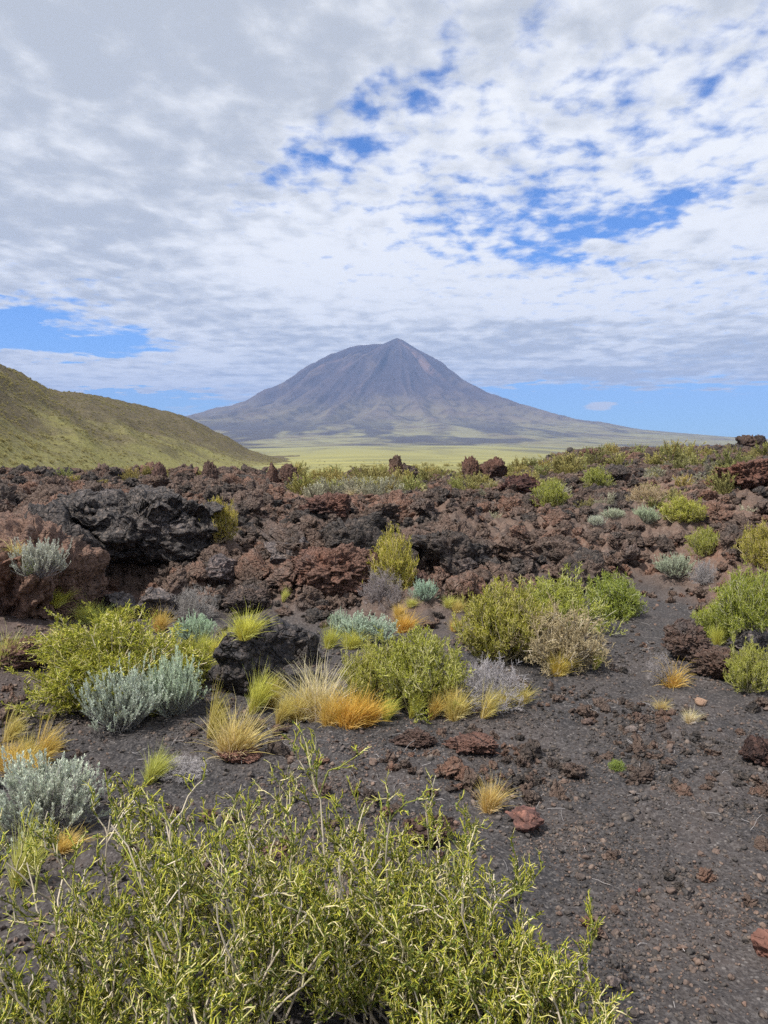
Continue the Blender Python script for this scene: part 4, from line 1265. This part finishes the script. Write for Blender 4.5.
T += [
 (1, 331, 696, 728, 36, ORG, None, 'ochre tussock wedged between pale feathery clump and deep orange tussock'),
 (1, 368, 700, 730, 34, DORG, None, 'smaller orange tussock touching the deep orange one'),
 (0, 412, 694, 720, 26, LIM, None, 'thin lime tussock in front of the wide yellow-green shrub'),
 (2, 446, 690, 722, 34, ORG, None, 'leaning ochre tussock between the orange-brown and golden ones'),
 (1, 500, 690, 716, 30, GLD, None, 'pale gold tussock mixed into the grey leafless twigs'),
 (1, 22, 754, 784, 40, ORG, None, 'broad ochre tussock rising behind the large sage bush'),
 (0, 270, 676, 712, 30, GLD, None, 'gold-green tussock leaning on the glossy black boulder'),
 (1, 86, 606, 626, 26, (0.92, 1.1, 0.62), 5.6, 'bright lime tussock behind the top of the wide green shrub'),
 (1, 118, 612, 630, 24, (0.95, 1.08, 0.62), 5.7, 'lime-gold tussock behind the wide green shrub, under the hollow'),
 (1, 212, 640, 660, 26, (0.95, 1.1, 0.62), 5.4, 'yellow tussock at the shoulder of the smaller olive shrub'),
 (1, 690, 712, 726, 18, STR, None, 'tiny bleached tussock among the clods on the path'),
]
for v, px, top, bs, wp, colr, ds, lab in T:
    o = link('grass_tussock', TV[v])
    tag(o, lab, 'tussock')
    o.color = tuple(colr) + (1,)
    o['kind'] = 'thing'
    place(o, px, top - 2, bs, wp, 1.0, 0.92, ds, rot=random.uniform(-0.5, 0.5))

# ------------------------------------------------------------------ far cushions and shrubs scattered on the lava: light meshes
def far_bush(name, seed, mat, n0=26, leafn=2):
    rs = np.random.RandomState(seed)
    d = dome_dirs(rs, n0, 0.05)
    reach = 1.0 + 0.3 * fbm3(d * 1.4 + seed, 0.8, 2) * 2 + rs.uniform(-0.15, 0.1, n0)
    L = reach * 0.5 / np.sqrt(d[:, 0] ** 2 + d[:, 1] ** 2 + (d[:, 2] / 0.95) ** 2)
    P0, R0 = grow(rs, np.zeros((n0, 3)), d, L, 0.012, 0.006, 3, 0.12, 0.05)
    s1, d1, r1, i1 = offshoots(rs, P0, R0, 8, 0.35, 1.0, 0.9, 0.3)
    P1, R1 = grow(rs, s1, d1, 0.12 * rs.uniform(0.5, 1.3, len(i1)), 0.006, 0.003, 2, 0.2, 0.2)
    s2, d2, r2, i2 = offshoots(rs, P1, R1, leafn * 3, 0.0, 1.0, 1.0, 0.5)
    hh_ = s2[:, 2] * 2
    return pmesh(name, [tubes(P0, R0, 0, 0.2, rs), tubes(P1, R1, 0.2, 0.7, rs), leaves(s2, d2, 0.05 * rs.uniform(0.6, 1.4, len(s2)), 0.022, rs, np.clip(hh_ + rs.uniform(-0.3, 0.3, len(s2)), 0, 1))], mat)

FAR = [far_bush('far_shrub', 600 + i, M_CUSH) for i in range(4)]
FARS = [far_bush('far_cushion', 610 + i, M_SAGE) for i in range(2)]
rs = np.random.RandomState(77)
FLAB = {}
def far_thing(x, y, wd, hgt, pale, label, group):
    me = (FARS if pale else FAR)[rs.randint(2 if pale else 4)]
    o = link('cushion_plant' if pale else 'far_shrub', me, None, (x, y, Hs(x, y) - 0.03))
    o.scale = (wd, wd, hgt / 0.5); o.rotation_euler = (0, 0, rs.uniform(0, 6.28))
    k = rs.uniform(0.62, 1.0)
    o.color = (k * rs.uniform(0.85, 1.1), k, k * rs.uniform(0.7, 0.95), 1) if not pale else (k * 1.0, k * 0.92, k * 0.80, 1)
    tag(o, label, 'shrub', group, 'thing')
    sx_, sy_, _ = project(x, y, Hs(x, y))
    rect_block.append((sx_ - wd * F / y / 2, sx_ + wd * F / y / 2, sy_, math.hypot(x, y)))
    return o

# patches: px range, distance range, number, size, share of pale ones, label, group
for (p0, p1, d0_, d1_, n, s0, s1, ps, la, lb, grp) in [
    (290, 540, 16.5, 48, 96, 0.35, 0.9, 0.0, 'yellow-green shrub in the dense strip at the back edge of the central rubble', '', 'shrubs in the strip behind the central rubble'),
    (285, 400, 15.5, 19, 26, 0.25, 0.6, 1.0, '', 'whitish cushion plant on the rim of the central rubble', 'whitish cushions on the rim of the rubble'),
    (520, 790, 24, 48, 36, 0.6, 1.2, 0.0, 'olive-yellow shrub in the line of shrubs far out on the dark lava', '', 'olive-yellow shrubs in line far out on the lava'),
    (520, 780, 12, 24, 22, 0.25, 0.65, 0.0, 'lone olive shrub between rocks on the wide stretch of purple lava', '', 'lone olive shrubs between the rocks of the wide purple lava'),
    (480, 770, 12, 34, 44, 0.2, 0.55, 1.0, '', 'small whitish cushion between rocks on the wide stretch of purple lava', 'small whitish cushions between the rocks of the wide purple lava'),
    (60, 290, 18, 27, 12, 0.3, 0.6, 0.0, 'small olive shrub along the lava rim below the grassy hill', '', 'small shrubs along the lava rim below the hill'),
]:
    for k in range(n):
        px = rs.uniform(p0, p1); dd0 = math.exp(rs.uniform(math.log(d0_), math.log(d1_)))
        x, y, _ = at_dist(px, 470, dd0)
        wd = rs.uniform(s0, s1)
        pale = rs.uniform() < ps
        far_thing(x, y, wd, wd * rs.uniform(0.45, 0.7), pale, lb if pale else la, grp)
# ------------------------------------------------------------------ loose rocks: the biggest to the eye are things, the rest one mass
CL = [rock_mesh('clinker', 700 + i, 5, 10, 0.22, 0.12, 0.10, M_ROCK, (1.15, 0.9, 0.85), None, [(12, 0.26, 0.06, (1, 1, 1)), (70, 0.13, 0.05, (1, 1, 1))]) for i in range(8)]
ST = [rock_mesh('stone', 720 + i, 2, 12, 0.2, 0.08, 0.0, M_STONE, (1.1, 0.9, 0.7)) for i in range(6)]
rect_block.append((84, 148, 592, 8.7))      # keep the mouth of the hollow clear
RB = np.array([(a, b_, c_, d_) for a, b_, c_, d_ in rect_block])


def scatter(rs, rad, dens, d0_, d1_, maskf, p0=-260, p1=1030):
    a0, a1 = math.atan((p0 - 384) / F), math.atan((p1 - 384) / F)
    area = 0.5 * (a1 - a0) * (d1_ ** 2 - d0_ ** 2)
    n = int(area * dens)
    d_ = np.sqrt(rs.uniform(d0_ ** 2, d1_ ** 2, n)); a_ = rs.uniform(a0, a1, n)
    x = np.sin(a_) * d_; y = np.cos(a_) * d_
    keep = rs.uniform(0, 1, n) < maskf(x, y)
    x, y = x[keep], y[keep]
    r_ = rad * np.exp(rs.normal(0, 0.28, len(x)))
    return x, y, r_


def unblocked(x, y, r_, margin=0.0):
    """do not let a loose rock stand in front of a plant or named boulder"""
    z = H(x, y)
    sx_, sy_, _ = project(x, y, z + r_ * 1.1)
    rp = r_ * F / np.hypot(x, y)
    d_ = np.hypot(x, y)
    ok = np.ones(len(x), bool)
    for a, b_, base, dist in RB:
        hit = (sx_ + rp > a + 2) & (sx_ - rp < b_ - 2) & (d_ < dist + 0.1) & (sy_ < base - 3) & (d_ > dist * 0.4)
        inside = (sx_ > a) & (sx_ < b_) & (np.abs(d_ - dist - 0.1) < (b_ - a) * 0.45 * dist / F)
        ok &= ~(hit | inside)
    return ok


rs = np.random.RandomState(5)
lm_f = lambda x, y: lava_mask(x, y) * np.clip(0.6 + 1.2 * (fbm2(x, y, 2.2, 3, 0.5, False, 40.0) + 0.2), 0.45, 1)
def thin(x, y):
    # sparser where shrubs and grass fill the back edge
    px = colpx(x, y); d_ = np.hypot(x, y)
    return lm_f(x, y) * (1 - 0.75 * np.exp(-((px - 420) / 100.0) ** 2) * sst(d_, 16.5, 18.5))
allr = []
for rad, dens, d0_, d1_ in [(0.52, 0.10, 9.0, 30), (0.36, 0.45, 8.0, 60), (0.25, 1.9, 7.2, 95), (0.17, 5.0, 6.8, 80), (0.11, 13.0, 6.5, 50), (0.07, 28.0, 6.2, 26), (0.045, 40.0, 6, 14)]:
    x, y, r_ = scatter(rs, rad, dens, d0_, d1_, thin)
    allr.append((x, y, r_))
X = np.concatenate([a[0] for a in allr]); Y = np.concatenate([a[1] for a in allr]); RR = np.concatenate([a[2] for a in allr])
_z = H(X, Y)
_sx, _st, _ = project(X, Y, _z + RR * 0.85)
crest = np.interp(_sx, [0, 200, 300, 520, 560, 600, 768], [470, 466, 470, 470, 452, 448, 446])
tall_ = (_st < crest) & (RR > 0.12)
ok = unblocked(X, Y, RR) & ~tall_
X, Y, RR = X[ok], Y[ok], RR[ok]
# clods on the cinder path
def clodm(x, y):
    px = colpx(x, y); d_ = np.hypot(x, y)
    n = fbm2(x, y, 0.8, 3, 0.5, False, 60.0)
    band = np.exp(-((d_ - 4.4) / 0.8) ** 2) * 1.0 + np.exp(-((px - 700) / 60.0) ** 2 - ((d_ - 5.6) / 0.9) ** 2) * 0.9 + 0.12
    return np.clip((n * 2.2 + 0.3), 0, 1) * np.clip(band, 0, 1) * (1 - lava_mask(x, y))
cl = []
for rad, dens, d0_, d1_ in [(0.070, 6, 3.2, 9), (0.045, 26, 2.8, 9), (0.028, 90, 2.4, 9), (0.018, 190, 2.2, 7)]:
    cl.append(scatter(rs, rad, dens, d0_, d1_, clodm, -100, 870))
XC = np.concatenate([a[0] for a in cl]); YC = np.concatenate([a[1] for a in cl]); RC = np.concatenate([a[2] for a in cl])
ok = unblocked(XC, YC, RC)
XC, YC, RC = XC[ok], YC[ok], RC[ok]
XA = np.concatenate([X, XC]); YA = np.concatenate([Y, YC]); RA = np.concatenate([RR, RC]); isclod = np.concatenate([np.zeros(len(X), bool), np.ones(len(XC), bool)])
sx_, sy_, _ = project(XA, YA, H(XA, YA))
size = RA / np.hypot(XA, YA) * ((sx_ > 0) & (sx_ < 768) & (sy_ < 1015) & (YA > 0))
order = np.argsort(-size)
NI = 252
rs = np.random.RandomState(9)
ZA = H(XA, YA)
ROT = rs.uniform(0, 2 * PI, (len(XA), 3)); ROT[:, 0] = rs.normal(0, 0.5, len(XA)); ROT[:, 1] = rs.normal(0, 0.5, len(XA))
SC = np.stack([RA * 2 * rs.uniform(0.85, 1.25, len(XA)), RA * 2 * rs.uniform(0.8, 1.1, len(XA)), RA * 2 * rs.uniform(0.6, 0.95, len(XA))], 1)
IDX = rs.randint(0, 8, len(XA))
IDX[order[:8]] = np.arange(8)
LAB = [
    (lambda px, d_, c: c, 'dark clod of cinder lying on the gravel path', 'dark clods lying on the gravel path', 'rock_clod'),
    (lambda px, d_, c: px < 230 and d_ < 13, 'jagged lava rock around the dark hollowed outcrop', 'jagged rocks around the hollowed outcrop', 'lava_rock'),
    (lambda px, d_, c: px < 300, 'dark clinker rock on the rubble crest below the grassy hill', 'clinker rocks on the crest below the hill', 'lava_rock'),
    (lambda px, d_, c: px < 520 and d_ < 13, 'jagged brown lava rock between the central boulders and mounds', 'jagged rocks between the central boulders', 'lava_rock'),
    (lambda px, d_, c: px < 520, 'clinker rock along the back rim of the central rubble', 'clinker rocks along the back rim', 'lava_rock'),
    (lambda px, d_, c: d_ < 16, 'jagged purple-brown lava rock beyond the end of the gravel path', 'jagged rocks beyond the end of the path', 'lava_rock'),
    (lambda px, d_, c: True, 'dark lava rock far out on the wide purple lava', 'dark rocks far out on the wide lava', 'lava_rock'),
]
MARK = [('black outcrop', 134, 540), ('tilted slab', 30, 560), ('glossy black boulder', 263, 655), ('reddish upright boulder', 326, 520), ('wide reddish mound', 336, 590),
        ('olive-yellow bush', 218, 520), ('bright yellow shrub', 391, 565), ('blue-green cushion', 425, 592), ('wiry grey-green shrub', 500, 630), ('straw bush', 555, 645), ('fresh green shrub', 613, 598),
        ('wispy grey-green shrub', 674, 570), ('olive shrub', 705, 547), ('round yellow-green shrub', 681, 512), ('three whitish cushions', 615, 516), ('rust-red boulder', 744, 490),
        ('feathery straw shrub', 647, 494), ('dark red humped boulder', 520, 492), ('slim skyline knob', 396, 465), ('round skyline boulder', 159, 466), ('pointed skyline boulder', 210, 464),
        ('paired square skyline boulders', 280, 470), ('black skyline pair', 482, 464), ('craggy skyline block', 754, 448), ('dark skyline hump', 590, 455), ('rough clinker block', 690, 640),
        ('smooth dark grey boulder', 750, 640), ('flat rust-brown rock', 524, 820), ('single pale tussock', 490, 802), ('tiny green sprout', 616, 767), ('grey twiggy shrub', 487, 690), ('orange flat tussock', 671, 678),
        ('golden tussock', 234, 740), ('mustard shrub', 762, 552), ('yellow-green shrub by the crest', 552, 495), ('purplish grey boulder', 222, 572), ('smooth grey boulder', 156, 602),
        ('round brown boulder', 414, 590), ('rounded purple-grey boulder', 291, 560), ('frame-edge tussock', 6, 655)]
def auto_label(px, py, sz, kindword):
    bm = min(MARK, key=lambda q_: ((q_[1] - px) ** 2 + (1.6 * (q_[2] - py)) ** 2))
    ax, ay = px - bm[1], py - bm[2]
    rel = ('left of' if ax < 0 else 'right of') if abs(ax) > 1.4 * abs(ay) else ('behind' if ay < 0 else 'in front of')
    gap = math.hypot(ax, ay)
    near_ = 'just ' if gap < 22 else ('' if gap < 45 else 'well ')
    side = '' if abs(ax) > 1.4 * abs(ay) or abs(ax) < 6 else (' and to its left' if ax < 0 else ' and to its right')
    size_ = 'tiny' if sz < 4 else 'small' if sz < 6.5 else 'medium' if sz < 10 else 'large'
    t_ = '%s %s %s%s the %s%s' % (size_, kindword, near_, rel, bm[0], side)
    if len(t_.replace('-', ' ').split()) > 16: t_ = '%s %s %s%s the %s' % (size_, kindword, near_, rel, bm[0])
    return t_
srcs = [None] * 8
for j, i in enumerate(order[:NI]):
    px = float(sx_[i]); d_ = float(np.hypot(XA[i], YA[i]))
    for fn, lab, grp, nm in LAB:
        if fn(px, d_, bool(isclod[i])): break
    o = link(nm, CL[IDX[i]], None, (XA[i], YA[i], ZA[i] - RA[i] * 0.38))
    o.rotation_euler = ROT[i]; o.scale = SC[i]
    lab = auto_label(px, float(sy_[i]), float(RA[i] * F / d_), 'cinder clod' if isclod[i] else 'jagged lava rock')
    tag(o, lab, 'clod' if isclod[i] else 'lava rock', grp)
    if j < 8: srcs[j] = o
rest = order[NI:]


def instancer(name, pts, rot, scl, idx, sources, label):
    me = bpy.data.meshes.new(name)
    me.vertices.add(len(pts)); me.vertices.foreach_set('co', np.asarray(pts, np.float32).ravel())
    for nm, arr in (('rot', rot), ('scl', scl)):
        at = me.attributes.new(nm, 'FLOAT_VECTOR', 'POINT'); at.data.foreach_set('vector', np.asarray(arr, np.float32).ravel())
    at = me.attributes.new('which', 'INT', 'POINT'); at.data.foreach_set('value', np.asarray(idx, np.int32))
    o = link(name, me)
    ng = bpy.data.node_groups.new(name + '_scatter', 'GeometryNodeTree')
    ng.interface.new_socket('Geometry', in_out='INPUT', socket_type='NodeSocketGeometry')
    ng.interface.new_socket('Geometry', in_out='OUTPUT', socket_type='NodeSocketGeometry')
    gi = ng.nodes.new('NodeGroupInput'); go = ng.nodes.new('NodeGroupOutput')
    iop = ng.nodes.new('GeometryNodeInstanceOnPoints')
    jn = ng.nodes.new('GeometryNodeJoinGeometry')
    for s in reversed(sources):
        oi_ = ng.nodes.new('GeometryNodeObjectInfo'); oi_.transform_space = 'ORIGINAL'
        oi_.inputs['Object'].default_value = s
        oi_.inputs['As Instance'].default_value = True
        ng.links.new(oi_.outputs['Geometry'], jn.inputs[0])
    ng.links.new(gi.outputs[0], iop.inputs['Points'])
    ng.links.new(jn.outputs[0], iop.inputs['Instance'])
    iop.inputs['Pick Instance'].default_value = True
    def na(nm, typ):
        n = ng.nodes.new('GeometryNodeInputNamedAttribute'); n.data_type = typ; n.inputs[0].default_value = nm
        return n.outputs[0]
    ng.links.new(na('which', 'INT'), iop.inputs['Instance Index'])
    e2r = ng.nodes.new('FunctionNodeEulerToRotation')
    ng.links.new(na('rot', 'FLOAT_VECTOR'), e2r.inputs[0])
    ng.links.new(e2r.outputs[0], iop.inputs['Rotation'])
    ng.links.new(na('scl', 'FLOAT_VECTOR'), iop.inputs['Scale'])
    ng.links.new(iop.outputs[0], go.inputs[0])
    md = o.modifiers.new('scatter', 'NODES'); md.node_group = ng
    tag(o, label, kind='stuff')
    return o


instancer('lava_rubble', np.stack([XA, YA, ZA - RA * 0.3], 1)[rest], ROT[rest], SC[rest], IDX[rest], srcs, 'countless small jagged lava rocks covering the field')

# ---- gravel
rs = np.random.RandomState(21)
stones = []
for i, (px, py, r_, colr, lab) in enumerate([
        (632, 795, 0.020, (2.0, 1.9, 1.85), 'pale round pebble alone on the dark gravel'), (612, 985, 0.022, (2.6, 2.5, 2.4), 'whitish angular stone near the tips of the spiny shrub'),
        (640, 892, 0.010, (2.0, 1.0, 0.9), 'tiny rust-red stone in the middle of the gravel'), (588, 725, 0.035, (1.5, 1.2, 1.1), 'brown stone on the path below the straw bush'),
        (632, 733, 0.035, (2.2, 2.0, 1.9), 'light grey stone on the path where the gravel begins'), (700, 705, 0.04, (1.9, 1.75, 1.5), 'light tan stone below the flattened orange tussock')]):
    x, y, z = ground_hit(px, py)
    o = link('stone', ST[i], None, (x, y, z - r_ * 0.3)); o.scale = (r_ * 2.2, r_ * 2, r_ * 1.4); o.rotation_euler = (0.1, 0.1, i)
    o.color = tuple(colr) + (1,)
    tag(o, lab, 'stone'); stones.append(o)
gm = lambda x, y: (1 - lava_mask(x, y)) * np.clip(0.45 + fbm2(x, y, 0.6, 3, 0.5, False, 70.0) * 1.6, 0.1, 1)
gl = [scatter(rs, 0.0034, 3500, 1.9, 3.8, gm, 200, 850), scatter(rs, 0.0050, 2600, 1.9, 4.6, gm, 60, 850), scatter(rs, 0.0085, 700, 2.0, 6.5, gm, -60, 850), scatter(rs, 0.014, 130, 2.2, 9.0, gm, -60, 850)]
x = np.concatenate([a[0] for a in gl]); y = np.concatenate([a[1] for a in gl]); r_ = np.concatenate([a[2] for a in gl])
z = H(x, y)
n = len(x)
rot = rs.uniform(0, 6.28, (n, 3)); rot[:, :2] *= 0.15
scl = np.stack([r_ * 2, r_ * 1.8, r_ * 1.5], 1)
instancer('gravel', np.stack([x, y, z - r_ * 0.35], 1), rot, scl, rs.randint(0, 6, n), stones, 'loose dark volcanic gravel strewn over the ground')

# ---- dry litter: bleached bits of twig lying on the gravel
rs = np.random.RandomState(31)
lx, ly, _ = scatter(rs, 1, 60, 2.0, 9.0, lambda x, y: (1 - lava_mask(x, y)) * np.clip(0.25 + 1.6 * fbm2(x, y, 0.9, 2, 0.5, False, 90.0), 0.03, 1), -60, 850)
lz = H(lx, ly) + 0.006
a_ = rs.uniform(0, 6.28, len(lx))
Pq, Rq = grow(rs, np.stack([lx, ly, lz], 1), np.stack([np.cos(a_), np.sin(a_), rs.uniform(-0.05, 0.12, len(lx))], 1), rs.uniform(0.02, 0.09, len(lx)), 0.0016, 0.0009, 3, 0.3)
tag(link('twig_litter', pmesh('twig_litter', [tubes(Pq, Rq, 0.2, 1.0, rs)], M_DEAD)), label='bleached bits of dead twig strewn over the gravel', kind='stuff')

# ---- scrub over the hill and the plain
rs = np.random.RandomState(41)
XX, YY, ZZ, tt = HILL
ti = rs.randint(0, 258, 52000); ci = rs.randint(0, XX.shape[1], 52000)
fr = (tt[ti] * 0.9 + 0.1) * np.clip(0.45 + fbm2(XX[ti, ci], YY[ti, ci], 25, 3) * 1.6, 0.1, 1)
k = rs.uniform(0, 1, 52000) < fr
ti, ci = ti[k], ci[k]
hx, hy, hz_ = XX[ti, ci], YY[ti, ci], ZZ[ti, ci]
s = rs.uniform(0.25, 0.8, len(hx)) * np.exp(rs.normal(0, 0.2, len(hx)))
srcf = [o for o in scene.objects if o.name.startswith('far_shrub')][:3]
instancer('hill_scrub', np.stack([hx, hy, hz_ - 0.05], 1), np.stack([0 * hx, 0 * hx, rs.uniform(0, 6.28, len(hx))], 1),
          np.stack([s * 1.3, s * 1.3, s * 1.4], 1), rs.randint(0, 3, len(hx)), srcf, 'low scrub dotted over the grassy hillside')
def plf(x, y):
    d_ = np.hypot(x, y)
    return np.clip(0.3 + fbm2(x, y, 60, 3, 0.5, False, 15) * 1.8, 0.03, 1) * (1 - lava_mask(x, y)) * np.clip(80.0 / d_, 0.05, 1)
px_, py_, _ = scatter(rs, 1, 0.03, 30, 900, plf)
s = rs.uniform(0.4, 1.1, len(px_))
instancer('plain_scrub', np.stack([px_, py_, H(px_, py_) - 0.05], 1), np.stack([0 * px_, 0 * px_, rs.uniform(0, 6.28, len(px_))], 1),
          np.stack([s, s, s * 1.1], 1), rs.randint(0, 3, len(px_)), srcf, 'low scrub dotted over the grassy plain')

# ------------------------------------------------------------------ say which one each repeat is, by the named things round it
MARK += [('wide yellow-green shrub', 418, 680), ('broad black wedged rock', 62, 530), ('skyline shrubs', 120, 472), ('straw-gold tussock', 68, 638)]
WORD = ['zero', 'one', 'two', 'three', 'four', 'five', 'six', 'seven', 'eight', 'nine', 'ten', 'eleven', 'twelve', 'thirteen', 'fourteen']
ORD = ['', 'first', 'second', 'third', 'fourth', 'fifth', 'sixth', 'seventh', 'eighth', 'ninth', 'tenth', 'eleventh', 'twelfth', 'thirteenth', 'fourteenth']
KW = {'lava_rock': 'lava rock', 'rock_clod': 'cinder clod', 'far_shrub': 'olive-yellow shrub', 'cushion_plant': 'whitish cushion'}
bins = {}
for o in scene.objects:
    st_ = o.name.split('.')[0]
    if st_ in KW and o.parent is None:
        a_, b_, c_ = project(*o.location)
        bm = min(MARK, key=lambda q_: ((q_[1] - a_) ** 2 + (1.6 * (q_[2] - b_)) ** 2))
        wpx_ = max(o.scale.x, o.scale.y) * F / c_
        lims = (9, 14, 22) if st_ in ('lava_rock', 'rock_clod') else (8, 14, 24)
        size_ = ['tiny', 'small', 'medium', 'large'][sum(wpx_ > l_ for l_ in lims)]
        ax, ay = a_ - bm[1], b_ - bm[2]
        if abs(ax) > 1.4 * abs(ay): rel = 'left of' if ax < 0 else 'right of'
        else: rel = ('behind' if ay < 0 else 'in front of')
        bins.setdefault('%s %s %s the %s' % (size_, KW[st_], rel, bm[0]), []).append((math.hypot(ax, ay), o))
for lab, mem in bins.items():
    mem.sort(key=lambda t_: t_[0]); n_ = len(mem)
    for k_, (_, o) in enumerate(mem):
        if n_ == 1 or n_ > 14: t_ = lab
        elif n_ == 2: t_ = lab + (', the nearer of two' if k_ == 0 else ', the farther of two')
        else: t_ = lab + ', %s of %s counting away' % (ORD[k_ + 1], WORD[n_])
        if len(t_.replace('-', ' ').split()) > 16: t_ = t_.replace(' counting away', '')
        o['label'] = t_

# ------------------------------------------------------------------ air
HAZE_DENSITY = 5.4e-5
Vb = np.array([(x, y, z) for x in (-27000, 27000) for y in (-27000, 27000) for z in (-140, 1750)], float)
q_ = [(0, 1, 3, 2), (4, 6, 7, 5), (0, 4, 5, 1), (2, 3, 7, 6), (0, 2, 6, 4), (1, 5, 7, 3)]
m = bpy.data.materials.new('air'); m.use_nodes = True
nt = NT(m.node_tree); nt.n.clear()
out = nt.new('ShaderNodeOutputMaterial'); pv = nt.new('ShaderNodeVolumePrincipled')
pv.inputs['Color'].default_value = (0.38, 0.56, 1.0, 1)
pv.inputs['Density'].default_value = HAZE_DENSITY
pv.inputs['Anisotropy'].default_value = 0.0
nt.l.new(pv.outputs[0], out.inputs['Volume'])
tag(link('haze', mesh_np('haze', Vb, q_, mat=m)), kind='stuff', label='thin bluish haze over the plain')
